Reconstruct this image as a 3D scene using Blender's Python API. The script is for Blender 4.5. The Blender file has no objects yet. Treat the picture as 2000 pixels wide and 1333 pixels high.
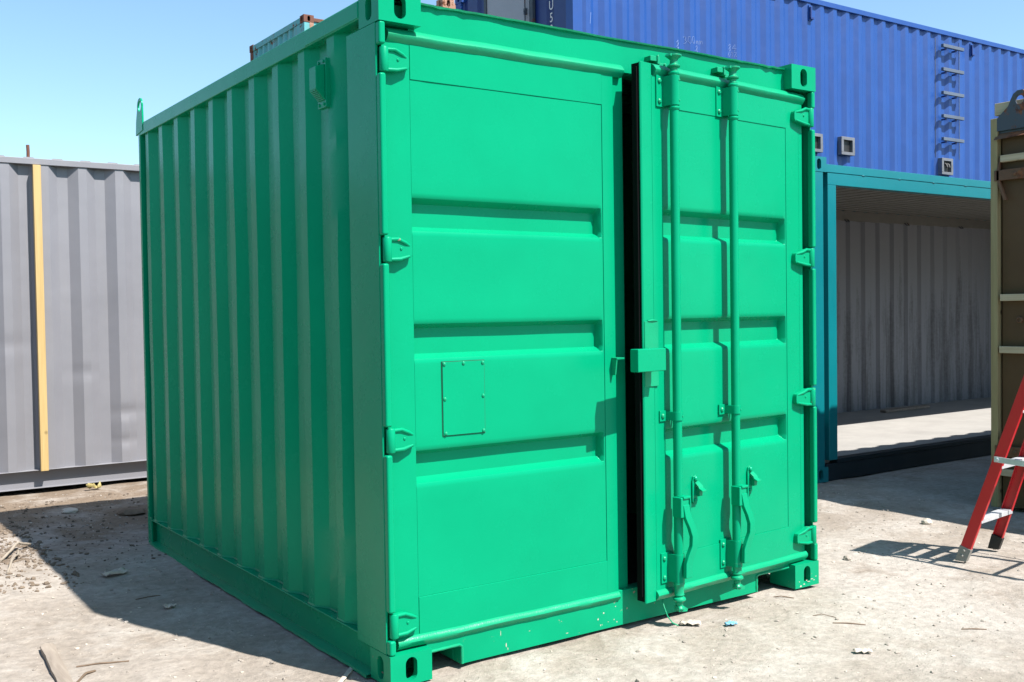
import bpy, bmesh, math, random
from mathutils import Vector, Matrix, noise
R = math.radians
rnd = random.Random(7)
scene = bpy.context.scene
C = scene.collection

# ------------------------------------------------------------------ camera, sky, sun, exposure
F_PX, W_PX = 2031.19, 2000.0
CAM = Vector((-1.7999, -3.4110, 1.3977)); YAW, PITCH, ROLL = 0.60749, -0.027851, -0.0149055
fw = Vector((math.sin(YAW)*math.cos(PITCH), math.cos(YAW)*math.cos(PITCH), math.sin(PITCH)))
rt = Vector((math.cos(YAW), -math.sin(YAW), 0)); up = rt.cross(fw)
rt2 = math.cos(ROLL)*rt + math.sin(ROLL)*up; up2 = -math.sin(ROLL)*rt + math.cos(ROLL)*up
cd = bpy.data.cameras.new('camera'); cam = bpy.data.objects.new('camera', cd); C.objects.link(cam)
cam.matrix_world = Matrix(((rt2.x, up2.x, -fw.x, CAM.x), (rt2.y, up2.y, -fw.y, CAM.y), (rt2.z, up2.z, -fw.z, CAM.z), (0, 0, 0, 1)))
cd.sensor_width = 36.0; cd.lens = 36.0*F_PX/W_PX; cd.clip_end = 2000; cd.clip_start = 0.05
scene.camera = cam

SUN = Vector((0.250, -0.685, 1.0)).normalized()
wd = bpy.data.worlds.new('World'); scene.world = wd; wd.use_nodes = True
nt = wd.node_tree
sky = nt.nodes.new('ShaderNodeTexSky'); sky.sky_type = 'NISHITA'; sky.sun_disc = False
sky.sun_elevation = math.asin(SUN.z); sky.sun_rotation = math.atan2(SUN.x, SUN.y)
sky.air_density = 1.0; sky.dust_density = 0.8; sky.ozone_density = 0.4; sky.altitude = 50
bg = nt.nodes['Background']; bg.inputs['Strength'].default_value = 0.100
tn = nt.nodes.new('ShaderNodeMix'); tn.data_type = 'RGBA'; tn.blend_type = 'MULTIPLY'; tn.inputs[0].default_value = 1.0; tn.inputs[7].default_value = (0.84, 1.0, 1.03, 1.0)   # clear dry air, cyan cast
nt.links.new(sky.outputs['Color'], tn.inputs[6]); nt.links.new(tn.outputs[2], bg.inputs['Color'])
sl = bpy.data.lights.new('sun', 'SUN'); sl.energy = 5.0; sl.angle = R(0.53); sl.color = (1.0, 0.95, 0.88)
so = bpy.data.objects.new('sun', sl); C.objects.link(so)
so.rotation_euler = (-SUN).to_track_quat('-Z', 'Y').to_euler(); so.location = (3, -8, 12)
scene.view_settings.view_transform = 'Standard'; scene.view_settings.look = 'None'
scene.view_settings.exposure = 1.12; scene.view_settings.gamma = 1.0
scene.render.engine = 'CYCLES'
scene.cycles.max_bounces = 8; scene.cycles.use_denoising = True

# ------------------------------------------------------------------ materials
def nodes(name):
    m = bpy.data.materials.new(name); m.use_nodes = True
    n = m.node_tree.nodes; l = m.node_tree.links
    return m, n, l, n['Principled BSDF']
def add(n, t, **k):
    x = n.new(t)
    for a, b in k.items():
        if a in x.inputs.keys(): x.inputs[a].default_value = b
        else: setattr(x, a, b)
    return x
def ramp(n, l, src, p0, p1, c0=(0, 0, 0, 1), c1=(1, 1, 1, 1)):
    r = n.new('ShaderNodeValToRGB'); e = r.color_ramp.elements
    e[0].position = p0; e[1].position = p1; e[0].color = c0; e[1].color = c1
    l.new(src, r.inputs['Fac']); return r
def mix(n, l, fac, a, b):
    x = n.new('ShaderNodeMix'); x.data_type = 'RGBA'
    for s, v in ((0, fac), (6, a), (7, b)):
        if hasattr(v, 'is_linked') or hasattr(v, 'links'): l.new(v, x.inputs[s])
        else: x.inputs[s].default_value = v
    return x.outputs[2]
def c4(c): return (c[0], c[1], c[2], 1.0)
def coords(n, l, scale=(1, 1, 1)):
    tc = n.new('ShaderNodeTexCoord'); mp = n.new('ShaderNodeMapping'); mp.inputs['Scale'].default_value = scale
    l.new(tc.outputs['Object'], mp.inputs['Vector']); return mp.outputs['Vector']

def paint(name, col, rough=0.36, var=0.10, dirt=0.0, dirtcol=(0.35, 0.30, 0.24), rust=0.0, wave=0.15, peel=0.04, chip=0.0, spec=0.5, tint=(1, 1, 1)):
    m, n, l, b = nodes(name)
    co = coords(n, l)
    n1 = add(n, 'ShaderNodeTexNoise', Scale=2.3, Detail=5.0, Roughness=0.6); l.new(co, n1.inputs['Vector'])
    lo = tuple(x*(1-var) for x in col); hi = tuple(min(1, x*(1+var)) for x in col)
    base = ramp(n, l, n1.outputs['Fac'], 0.3, 0.7, c4(lo), c4(hi)).outputs['Color']
    if dirt > 0:
        cs = coords(n, l, (9, 9, 0.7))
        n2 = add(n, 'ShaderNodeTexNoise', Scale=1.6, Detail=6.0, Roughness=0.65); l.new(cs, n2.inputs['Vector'])
        d = ramp(n, l, n2.outputs['Fac'], 0.48, 0.80, (0, 0, 0, 1), (dirt, dirt, dirt, 1))
        base = mix(n, l, d.outputs['Color'], base, c4(dirtcol))
    rr = None
    if rust > 0:
        n3 = add(n, 'ShaderNodeTexNoise', Scale=7.0, Detail=8.0, Roughness=0.7); l.new(co, n3.inputs['Vector'])
        r3 = ramp(n, l, n3.outputs['Fac'], 0.62-rust, 0.66-rust)
        n4 = add(n, 'ShaderNodeTexNoise', Scale=30.0, Detail=4.0); l.new(co, n4.inputs['Vector'])
        rc = ramp(n, l, n4.outputs['Fac'], 0.3, 0.7, (0.05, 0.016, 0.008, 1), (0.21, 0.075, 0.03, 1))
        base = mix(n, l, r3.outputs['Color'], base, rc.outputs['Color']); rr = r3.outputs['Color']
    if chip > 0:
        n5 = add(n, 'ShaderNodeTexNoise', Scale=38.0, Detail=3.0, Roughness=0.6); l.new(co, n5.inputs['Vector'])
        r5 = ramp(n, l, n5.outputs['Fac'], 0.76-chip, 0.775-chip)
        base = mix(n, l, r5.outputs['Color'], base, (0.30, 0.24, 0.18, 1))
    l.new(base, b.inputs['Base Color'])
    n6 = add(n, 'ShaderNodeTexNoise', Scale=5.0, Detail=6.0, Roughness=0.6); l.new(co, n6.inputs['Vector'])
    mr = add(n, 'ShaderNodeMapRange'); mr.inputs['To Min'].default_value = rough-0.07; mr.inputs['To Max'].default_value = rough+0.12
    l.new(n6.outputs['Fac'], mr.inputs['Value'])
    if rr is not None:
        ad = add(n, 'ShaderNodeMath', operation='ADD'); l.new(mr.outputs[0], ad.inputs[0])
        mu = add(n, 'ShaderNodeMath', operation='MULTIPLY'); l.new(rr, mu.inputs[0]); mu.inputs[1].default_value = 0.4
        l.new(mu.outputs[0], ad.inputs[1]); l.new(ad.outputs[0], b.inputs['Roughness'])
    else: l.new(mr.outputs[0], b.inputs['Roughness'])
    b.inputs['Specular IOR Level'].default_value = spec
    b.inputs['Specular Tint'].default_value = c4(tint)
    # gentle oil-canning plus orange peel
    nb = add(n, 'ShaderNodeTexNoise', Scale=3.2, Detail=2.0); l.new(co, nb.inputs['Vector'])
    bp = add(n, 'ShaderNodeBump', Strength=wave, Distance=0.03); l.new(nb.outputs['Fac'], bp.inputs['Height'])
    nc = add(n, 'ShaderNodeTexNoise', Scale=160.0, Detail=3.0); l.new(co, nc.inputs['Vector'])
    bq = add(n, 'ShaderNodeBump', Strength=peel, Distance=0.004); l.new(nc.outputs['Fac'], bq.inputs['Height'])
    l.new(bp.outputs['Normal'], bq.inputs['Normal']); l.new(bq.outputs['Normal'], b.inputs['Normal'])
    return m

def wood(name, col, dark, scale=(30, 30, 1.2), rough=0.75):
    m, n, l, b = nodes(name)
    co = coords(n, l, scale)
    n1 = add(n, 'ShaderNodeTexNoise', Scale=1.5, Detail=8.0, Roughness=0.65, Distortion=0.6); l.new(co, n1.inputs['Vector'])
    r1 = ramp(n, l, n1.outputs['Fac'], 0.3, 0.72, c4(dark), c4(col))
    c2 = coords(n, l)
    n2 = add(n, 'ShaderNodeTexVoronoi', Scale=3.2); l.new(c2, n2.inputs['Vector'])
    kn = ramp(n, l, n2.outputs['Distance'], 0.025, 0.07, (1, 1, 1, 1), (0, 0, 0, 1))
    l.new(mix(n, l, kn.outputs['Color'], r1.outputs['Color'], c4(tuple(x*0.4 for x in dark))), b.inputs['Base Color'])
    b.inputs['Roughness'].default_value = rough
    bp = add(n, 'ShaderNodeBump', Strength=0.3, Distance=0.004); l.new(n1.outputs['Fac'], bp.inputs['Height']); l.new(bp.outputs['Normal'], b.inputs['Normal'])
    return m

def metal(name, col, rough=0.35, metallic=1.0):
    m, n, l, b = nodes(name)
    co = coords(n, l)
    n1 = add(n, 'ShaderNodeTexNoise', Scale=14.0, Detail=6.0); l.new(co, n1.inputs['Vector'])
    r1 = ramp(n, l, n1.outputs['Fac'], 0.3, 0.7, c4(tuple(x*0.75 for x in col)), c4(col)); l.new(r1.outputs['Color'], b.inputs['Base Color'])
    b.inputs['Metallic'].default_value = metallic; b.inputs['Roughness'].default_value = rough
    return m

def plain(name, col, rough=0.8, var=0.15, scale=12.0, bump=0.1):
    m, n, l, b = nodes(name)
    co = coords(n, l)
    n1 = add(n, 'ShaderNodeTexNoise', Scale=scale, Detail=6.0, Roughness=0.65); l.new(co, n1.inputs['Vector'])
    r1 = ramp(n, l, n1.outputs['Fac'], 0.3, 0.7, c4(tuple(x*(1-var) for x in col)), c4(tuple(min(1, x*(1+var)) for x in col))); l.new(r1.outputs['Color'], b.inputs['Base Color'])
    b.inputs['Roughness'].default_value = rough
    bp = add(n, 'ShaderNodeBump', Strength=bump, Distance=0.01); l.new(n1.outputs['Fac'], bp.inputs['Height']); l.new(bp.outputs['Normal'], b.inputs['Normal'])
    return m

def ground_mat():
    m, n, l, b = nodes('packed dirt')
    co = coords(n, l)
    def nz(s, d=6.0, r=0.6, dist=0.0):
        x = add(n, 'ShaderNodeTexNoise', Scale=s, Detail=d, Roughness=r, Distortion=dist); l.new(co, x.inputs['Vector']); return x.outputs['Fac']
    big = nz(0.55, 5, 0.6, 0.4); mid = nz(2.6, 7, 0.68, 0.3); fine = nz(24, 6, 0.7); grit = nz(120, 4, 0.7)
    base = ramp(n, l, big, 0.36, 0.62, (0.247, 0.209, 0.173, 1), (0.355, 0.320, 0.286, 1)).outputs['Color']
    dust = ramp(n, l, mid, 0.48, 0.66)
    base = mix(n, l, dust.outputs['Color'], base, (0.376, 0.343, 0.308, 1))
    dk = ramp(n, l, nz(6.5, 8, 0.72, 0.5), 0.60, 0.74, (0, 0, 0, 1), (0.65, 0.65, 0.65, 1))
    base = mix(n, l, dk.outputs['Color'], base, (0.210, 0.172, 0.139, 1))
    # darker churned soil towards the back of the yard, drier dust in front
    sp3 = n.new('ShaderNodeSeparateXYZ'); l.new(co, sp3.inputs[0])
    yy = add(n, 'ShaderNodeMapRange'); yy.inputs['From Min'].default_value = 1.6; yy.inputs['From Max'].default_value = 4.2; yy.inputs['To Min'].default_value = -0.22; yy.inputs['To Max'].default_value = 0.12; l.new(sp3.outputs['Y'], yy.inputs['Value'])
    xx = add(n, 'ShaderNodeMapRange'); xx.inputs['From Min'].default_value = 0.6; xx.inputs['From Max'].default_value = 3.2; xx.inputs['To Min'].default_value = 0.0; xx.inputs['To Max'].default_value = 0.10; l.new(sp3.outputs['X'], xx.inputs['Value'])
    so1 = add(n, 'ShaderNodeMath', operation='ADD'); l.new(yy.outputs[0], so1.inputs[0]); l.new(nz(1.9, 7, 0.7, 0.4), so1.inputs[1])
    so2 = add(n, 'ShaderNodeMath', operation='ADD'); l.new(so1.outputs[0], so2.inputs[0]); l.new(xx.outputs[0], so2.inputs[1])
    soil = ramp(n, l, so2.outputs[0], 0.44, 0.64, (0, 0, 0, 1), (0.9, 0.9, 0.9, 1))
    base = mix(n, l, soil.outputs['Color'], base, (0.165, 0.122, 0.086, 1))
    sp = ramp(n, l, fine, 0.30, 0.72, (0.72, 0.72, 0.72, 1), (1.14, 1.14, 1.14, 1))
    mm = n.new('ShaderNodeMix'); mm.data_type = 'RGBA'; mm.blend_type = 'MULTIPLY'; mm.inputs[0].default_value = 1.0
    l.new(base, mm.inputs[6]); l.new(sp.outputs['Color'], mm.inputs[7])
    vor = add(n, 'ShaderNodeTexVoronoi', Scale=46.0); l.new(co, vor.inputs['Vector'])
    st = ramp(n, l, vor.outputs['Distance'], 0.10, 0.16, (1, 1, 1, 1), (0, 0, 0, 1))
    sel = ramp(n, l, nz(9, 2), 0.55, 0.62)
    ml = add(n, 'ShaderNodeMath', operation='MULTIPLY'); l.new(st.outputs['Color'], ml.inputs[0]); l.new(sel.outputs['Color'], ml.inputs[1])
    colr = mix(n, l, ml.outputs[0], mm.outputs[2], (0.231, 0.191, 0.156, 1))
    l.new(colr, b.inputs['Base Color']); b.inputs['Roughness'].default_value = 0.95; b.inputs['Specular IOR Level'].default_value = 0.2
    b1 = add(n, 'ShaderNodeBump', Strength=0.55, Distance=0.05); l.new(mid, b1.inputs['Height'])
    b2 = add(n, 'ShaderNodeBump', Strength=0.55, Distance=0.012); l.new(fine, b2.inputs['Height']); l.new(b1.outputs['Normal'], b2.inputs['Normal'])
    b3 = add(n, 'ShaderNodeBump', Strength=0.45, Distance=0.004); l.new(grit, b3.inputs['Height']); l.new(b2.outputs['Normal'], b3.inputs['Normal'])
    l.new(b3.outputs['Normal'], b.inputs['Normal'])
    return m

def stained_white():
    m, n, l, b = nodes('stained white steel')
    cs = coords(n, l, (7.2, 7.2, 0.55))
    n1 = add(n, 'ShaderNodeTexNoise', Scale=1.0, Detail=7.0, Roughness=0.7); l.new(cs, n1.inputs['Vector'])
    n2 = add(n, 'ShaderNodeTexNoise', Scale=26.0, Detail=5.0, Roughness=0.7); l.new(coords(n, l), n2.inputs['Vector'])
    ad0 = add(n, 'ShaderNodeMath', operation='MULTIPLY_ADD'); l.new(n2.outputs['Fac'], ad0.inputs[0]); ad0.inputs[1].default_value = 0.25; l.new(n1.outputs['Fac'], ad0.inputs[2])
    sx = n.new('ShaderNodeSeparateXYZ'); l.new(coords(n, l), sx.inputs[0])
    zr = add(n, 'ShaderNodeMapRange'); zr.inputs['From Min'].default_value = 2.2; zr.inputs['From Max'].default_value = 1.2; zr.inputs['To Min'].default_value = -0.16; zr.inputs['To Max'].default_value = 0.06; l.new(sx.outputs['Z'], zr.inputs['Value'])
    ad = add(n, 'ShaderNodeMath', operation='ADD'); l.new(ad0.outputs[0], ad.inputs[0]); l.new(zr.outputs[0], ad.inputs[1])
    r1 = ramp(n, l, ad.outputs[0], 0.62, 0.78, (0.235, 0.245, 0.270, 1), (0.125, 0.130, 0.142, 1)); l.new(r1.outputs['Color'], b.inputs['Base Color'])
    b.inputs['Roughness'].default_value = 0.6
    return m

GREEN = paint('green paint', (0.0010, 0.250, 0.118), rough=0.24, var=0.05, wave=0.12, peel=0.025, spec=0.20, tint=(0.30, 0.80, 0.85))
GREENR = paint('green paint over scuffed steel', (0.0010, 0.245, 0.115), rough=0.34, var=0.08, wave=0.25, peel=0.07, chip=0.05, spec=0.22, tint=(0.30, 0.80, 0.85))
GREENL = paint('green paint on lumpy weld', (0.0012, 0.256, 0.121), rough=0.33, var=0.08, wave=0.35, peel=0.25, spec=0.30)
JOINT = plain('dark green joint and gap shade', (0.004, 0.060, 0.030), 0.8, 0.3)
RUBBER = plain('black rubber', (0.0025, 0.0025, 0.003), 0.7, 0.2)
RUBBER.node_tree.nodes['Principled BSDF'].inputs['Specular IOR Level'].default_value = 0.1
INNER = plain('dark plywood', (0.030, 0.021, 0.014), 0.8)
NAVY = paint('black navy paint', (0.0012, 0.010, 0.016), rough=0.45, var=0.2)
TEAL = paint('teal paint', (0.0008, 0.142, 0.166), rough=0.34, var=0.06, wave=0.1)
BLUE = paint('blue paint', (0.006, 0.050, 0.222), rough=0.42, var=0.06, dirt=0.10, dirtcol=(0.08, 0.13, 0.27), wave=0.2)
BLUED = paint('navy blue paint', (0.009, 0.027, 0.135), rough=0.42, var=0.08, wave=0.2)
GREY = paint('grey paint', (0.180, 0.180, 0.200), rough=0.5, var=0.05, dirt=0.12, dirtcol=(0.25, 0.23, 0.21), wave=0.2)
BROWN = paint('brown paint', (0.070, 0.036, 0.012), rough=0.7, var=0.15, dirt=0.2, dirtcol=(0.080, 0.046, 0.020), wave=0.3)
BROWNRUST = paint('rusty brown steel', (0.11, 0.055, 0.028), rough=0.7, var=0.2, rust=0.08, wave=0.3)
STEPSTEEL = paint('blue grey steel', (0.075, 0.095, 0.135), rough=0.5, var=0.15, rust=0.0)
DARKSTEEL = paint('dark grey steel', (0.035, 0.045, 0.060), rough=0.5, var=0.2, rust=0.02)
RUSTTEAL = paint('weathered teal paint', (0.07, 0.33, 0.36), rough=0.55, var=0.15, dirt=0.5, dirtcol=(0.22, 0.10, 0.05), rust=0.04)
RUST = paint('rusted steel', (0.12, 0.045, 0.028), rough=0.8, var=0.3, rust=0.12, wave=0.4)
RUSTPALE = paint('faded rusty pink steel', (0.32, 0.18, 0.125), rough=0.8, var=0.2, rust=0.03)
BARE = metal('bare ground steel', (0.20, 0.20, 0.22), 0.5, 0.5)
ALU = metal('aluminium', (0.62, 0.63, 0.66), 0.5, 0.45)
FOOTGREY = plain('grey rubber foot', (0.22, 0.21, 0.19), 0.7, 0.15)
RED = paint('red fibreglass', (0.46, 0.010, 0.016), rough=0.34, var=0.06, wave=0.05)
BLACKP = plain('black plastic', (0.012, 0.012, 0.013), 0.5, 0.2)
WHITE = plain('white paint', (0.6, 0.6, 0.6), 0.6, 0.04)
CHALK = plain('chalk', (0.24, 0.32, 0.55), 0.9, 0.1)
PALEGREY = paint('pale grey door paint', (0.27, 0.28, 0.31), rough=0.45, var=0.05)
PINE = wood('pale pine', (0.48, 0.35, 0.155), (0.38, 0.26, 0.10))
STUD = wood('weathered stud', (0.31, 0.265, 0.135), (0.22, 0.175, 0.085))
BATTEN = wood('batten wood', (0.46, 0.39, 0.27), (0.34, 0.27, 0.17), scale=(30, 1.2, 30))
OLDWOOD = wood('grey weathered wood', (0.34, 0.29, 0.24), (0.19, 0.155, 0.125), scale=(24, 2.0, 24))
PLY = plain('plywood floor', (0.295, 0.285, 0.272), 0.8, 0.12, 3.0)
STAINW = stained_white()
CEIL = plain('off white ceiling', (0.175, 0.168, 0.15), 0.6, 0.08)
STONE = plain('stone', (0.265, 0.232, 0.20), 0.9, 0.35, 3.0)
TWIG = plain('dry twig', (0.13, 0.09, 0.06), 0.9, 0.4, 6.0)
PAPER = plain('paper scrap', (0.44, 0.39, 0.33), 0.85, 0.15)
BLUESCRAP = plain('blue plastic scrap', (0.15, 0.36, 0.52), 0.5, 0.15)
YELLOW = plain('yellow plastic', (0.34, 0.28, 0.11), 0.6, 0.2)
CABLE = plain('dusty cable', (0.27, 0.23, 0.185), 0.8, 0.2)
GROUND = ground_mat()

# ------------------------------------------------------------------ mesh builder
class MB:
    def __init__(s): s.v = []; s.f = []
    def add(s, vs, fs):
        o = len(s.v); s.v += [Vector(p) for p in vs]; s.f += [[i+o for i in f] for f in fs]; return s
    def box(s, x0, x1, y0, y1, z0, z1):
        return s.add([(x0, y0, z0), (x1, y0, z0), (x1, y1, z0), (x0, y1, z0), (x0, y0, z1), (x1, y0, z1), (x1, y1, z1), (x0, y1, z1)],
                     [(0, 3, 2, 1), (4, 5, 6, 7), (0, 1, 5, 4), (1, 2, 6, 5), (2, 3, 7, 6), (3, 0, 4, 7)])
    def prism(s, poly, ax, a, b):
        k = len(poly)
        def P(p, t): return {'x': (t, p[0], p[1]), 'y': (p[0], t, p[1]), 'z': (p[0], p[1], t)}[ax]
        vs = [P(p, a) for p in poly] + [P(p, b) for p in poly]
        fs = [list(range(k))[::-1], list(range(k, 2*k))] + [(i, (i+1) % k, (i+1) % k+k, i+k) for i in range(k)]
        return s.add(vs, fs)
    def sheet(s, rows):
        nr, nc = len(rows), len(rows[0])
        return s.add([p for r in rows for p in r], [(i*nc+j, i*nc+j+1, (i+1)*nc+j+1, (i+1)*nc+j) for i in range(nr-1) for j in range(nc-1)])
    def tube(s, pts, r, seg=12, sec=None):
        pts = [Vector(p) for p in pts]; rs = r if isinstance(r, (list, tuple)) else [r]*len(pts)
        t0 = (pts[1]-pts[0]).normalized(); a = Vector((0, 0, 1)) if abs(t0.z) < 0.9 else Vector((1, 0, 0))
        u = t0.cross(a).normalized(); w = t0.cross(u)
        vs = []; n = len(sec) if sec else seg
        for i, p in enumerate(pts):
            t = (pts[min(i+1, len(pts)-1)]-pts[max(i-1, 0)]).normalized()
            u = (u-t*u.dot(t)).normalized(); w = t.cross(u)
            for k in range(n):
                if sec: x, y = sec[k]
                else: x, y = rs[i]*math.cos(2*math.pi*k/n), rs[i]*math.sin(2*math.pi*k/n)
                vs.append(p+u*x+w*y)
        fs = [(i*n+k, i*n+(k+1) % n, (i+1)*n+(k+1) % n, (i+1)*n+k) for i in range(len(pts)-1) for k in range(n)]
        fs += [list(range(n))[::-1], list(range((len(pts)-1)*n, len(pts)*n))]
        return s.add(vs, fs)
    def lathe(s, base, ax, prof, seg=20):
        base = Vector(base); ax = Vector(ax).normalized()
        a = Vector((0, 0, 1)) if abs(ax.z) < 0.9 else Vector((1, 0, 0)); u = ax.cross(a).normalized(); w = ax.cross(u)
        vs = [base+ax*h+(u*math.cos(2*math.pi*k/seg)+w*math.sin(2*math.pi*k/seg))*max(r, 1e-5) for r, h in prof for k in range(seg)]
        m = len(prof)
        fs = [(i*seg+k, i*seg+(k+1) % seg, (i+1)*seg+(k+1) % seg, (i+1)*seg+k) for i in range(m-1) for k in range(seg)]
        fs += [list(range(seg))[::-1], list(range((m-1)*seg, m*seg))]
        return s.add(vs, fs)
    def bolt(s, p, n, r=0.008, h=0.007):
        return s.lathe(p, n, [(r, -0.002), (r, h*0.6), (r*0.6, h)], 8)
    def holed(s, c, u, v, w, h, hw, hh, depth):
        """a face w x h with an upright slotted hole whose rim runs inwards by depth"""
        c, u, v = Vector(c), Vector(u), Vector(v); nrm = v.cross(u)
        angs = sorted(set([2*math.pi*k/32 for k in range(32)] + [math.atan2(sy*h, sx*w) % (2*math.pi) for sx in (1, -1) for sy in (1, -1)]))
        out, inn = [], []
        for a in angs:
            dx, dy = math.cos(a), math.sin(a)
            t = min(w/2/abs(dx) if abs(dx) > 1e-9 else 9, h/2/abs(dy) if abs(dy) > 1e-9 else 9)
            out.append(c+u*dx*t+v*dy*t)
            r = hw/2; k = hh/2-r
            # stadium boundary along the ray
            lo, hi = 0.0, 1.0
            for _ in range(30):
                mid = (lo+hi)/2; x, y = dx*mid, dy*mid; yy = max(0, abs(y)-k)
                if x*x+yy*yy <= r*r: lo = mid
                else: hi = mid
            inn.append(c+u*dx*lo+v*dy*lo)
        n = len(angs); inn2 = [p+nrm*depth for p in inn]
        return s.add(out+inn+inn2, [(i, (i+1) % n, (i+1) % n+n, i+n) for i in range(n)] + [(i+n, (i+1) % n+n, (i+1) % n+2*n, i+2*n) for i in range(n)])
    def casting(s, x0, x1, y0, y1, z0, z1, holes):
        """ISO corner fitting: hollow box with a slotted hole in every face named in holes"""
        xm, ym, zm = (x0+x1)/2, (y0+y1)/2, (z0+z1)/2; X, Y, Z = x1-x0, y1-y0, z1-z0
        F = {'-y': ((xm, y0, zm), (1, 0, 0), (0, 0, 1), X, Z), '+y': ((xm, y1, zm), (-1, 0, 0), (0, 0, 1), X, Z),
             '-x': ((x0, ym, zm), (0, -1, 0), (0, 0, 1), Y, Z), '+x': ((x1, ym, zm), (0, 1, 0), (0, 0, 1), Y, Z),
             '+z': ((xm, ym, z1), (1, 0, 0), (0, 1, 0), X, Y), '-z': ((xm, ym, z0), (1, 0, 0), (0, -1, 0), X, Y)}
        for k, (c, u, v, w, h) in F.items():
            if k in holes: s.holed(c, u, v, w, h, 0.050, 0.088, 0.028)
            else:
                c, u, v = Vector(c), Vector(u), Vector(v)
                s.add([c-u*w/2-v*h/2, c+u*w/2-v*h/2, c+u*w/2+v*h/2, c-u*w/2+v*h/2], [(0, 1, 2, 3)])
        b, a = ((x1-0.02, y0+0.03), (x0+0.03, y1-0.02)) if '+x' in holes else ((x0+0.02, y0+0.03), (x1-0.03, y1-0.02))
        s.add([(a[0], a[1], z0+0.001), (b[0], b[1], z0+0.001), (b[0], b[1], z1-0.001), (a[0], a[1], z1-0.001)], [(0, 1, 2, 3)])
        return s
    def each(s, name, mat, parent=None, bevel=0.0, **k):
        """one object for every connected piece"""
        p = list(range(len(s.v)))
        def find(i):
            while p[i] != i: p[i] = p[p[i]]; i = p[i]
            return i
        for f in s.f:
            for i in f[1:]: p[find(i)] = find(f[0])
        gr = {}
        for f in s.f: gr.setdefault(find(f[0]), []).append(f)
        out = []
        for fs in gr.values():
            ids = sorted({i for f in fs for i in f}); mp = {a: b for b, a in enumerate(ids)}
            m = MB(); m.v = [s.v[i].copy() for i in ids]; m.f = [[mp[i] for i in f] for f in fs]; out.append(m.build(name, mat, parent, bevel, **k))
        return out
    def build(s, name, mat, parent=None, bevel=0.0, loc=None, ang=35, weld=True, seg=2):
        org = ORG.get(parent, Vector((0, 0, 0))) if parent else (Vector(loc) if loc is not None else Vector((0, 0, 0)))
        me = bpy.data.meshes.new(name); me.from_pydata([tuple(p-org) for p in s.v], [], s.f)
        bm = bmesh.new(); bm.from_mesh(me)
        if weld: bmesh.ops.remove_doubles(bm, verts=bm.verts, dist=1e-5)
        bmesh.ops.recalc_face_normals(bm, faces=bm.faces); bm.to_mesh(me); bm.free()
        me.polygons.foreach_set('use_smooth', [ang > 1]*len(me.polygons))
        if ang > 1: me.set_sharp_from_angle(angle=R(ang))
        me.materials.append(mat)
        o = bpy.data.objects.new(name, me); C.objects.link(o)
        if parent: o.parent = parent; ORG[o] = org
        else: o.location = org; ORG[o] = org
        if bevel > 0:
            md = o.modifiers.new('bevel', 'BEVEL'); md.width = bevel; md.segments = seg; md.limit_method = 'ANGLE'; md.angle_limit = R(40); md.harden_normals = True
        return o
ORG = {}
def thing(name, label, cat, loc, group=None):
    if cat == 'container': group = 'steel shipping containers in the yard'
    o = bpy.data.objects.new(name, None); C.objects.link(o); o.location = loc; ORG[o] = Vector(loc); o.empty_display_size = 0.2
    return tag(o, label, cat, group)
def tag(o, label, cat, group=None):
    group = group or {'stone': 'loose stones on the dirt', 'clod': 'soil clods in the shade', 'stick': 'sticks lying on the dirt', 'cable': 'cables on the loose soil', 'cardboard': 'cardboard litter on the dirt', 'paper': 'paper litter on the dirt'}.get(cat)
    o['label'] = label; o['category'] = cat
    if group: o['group'] = group
    return o
def kind(o, k): o['kind'] = k; return o

def corr(length, pitch, outer, slope, inner, depth, start=0.0):
    """polyline (s, d) of trapezoid sheet: d = 0 on the outer flats, depth on the inner ones"""
    pts = []; s = start-pitch
    while s < length+pitch:
        for a, d in ((0, 0), (outer, 0), (outer+slope, depth), (outer+slope+inner, depth)): pts.append((s+a, d))
        s += pitch
    def at(q):
        for (a, da), (b, db) in zip(pts, pts[1:]):
            if a <= q <= b: return da+(db-da)*(q-a)/max(b-a, 1e-9)
        return 0
    mid = [(q, d) for q, d in pts if 1e-4 < q < length-1e-4]
    return [(0, at(0))]+mid+[(length, at(length))]
def text_mesh(body, size, ext=0.001):
    cu = bpy.data.curves.new('t', 'FONT'); cu.body = body; cu.size = size; cu.extrude = ext; cu.resolution_u = 6; cu.align_x = 'CENTER'
    o = bpy.data.objects.new('t', cu); C.objects.link(o)
    dg = bpy.context.evaluated_depsgraph_get(); me = bpy.data.meshes.new_from_object(o.evaluated_get(dg))
    vs = [v.co.copy() for v in me.vertices]; fs = [list(p.vertices) for p in me.polygons]
    bpy.data.objects.remove(o); bpy.data.curves.remove(cu); bpy.data.meshes.remove(me)
    return vs, fs

# ------------------------------------------------------------------ ground
def gh(x, y):
    v = Vector((x, y, 0))
    h = 0.016*noise.noise(v*0.55)+0.010*noise.noise(v*1.7+Vector((3, 1, 0)))+0.005*noise.noise(v*5.1)+0.0025*noise.noise(v*13)
    # scraped-up loose soil along the left edge of the yard
    d = max(0.0, 1-abs((x+0.9-0.18*(y-3))/0.55))*max(0.0, 1-abs((y-3.1)/1.4))
    h += d*(0.035+0.035*noise.noise(v*6.0))
    return h-0.006
def axis(lo, hi, step, far):
    a = []; x = lo
    while x < hi+1e-6: a.append(x); x += step
    g = step
    l = [lo]; 
    while l[-1] > -far: g *= 1.35; l.append(l[-1]-g)
    g = step; r = [a[-1]]
    while r[-1] < far: g *= 1.35; r.append(r[-1]+g)
    return l[:0:-1]+a+r[1:]
xs, ys = axis(-2.2, 5.4, 0.03, 400), axis(-2.2, 6.2, 0.03, 400)
g = MB(); g.sheet([[(x, y, gh(x, y)*(1 if abs(x) < 20 and abs(y) < 20 else 0)) for x in xs] for y in ys])
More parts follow.
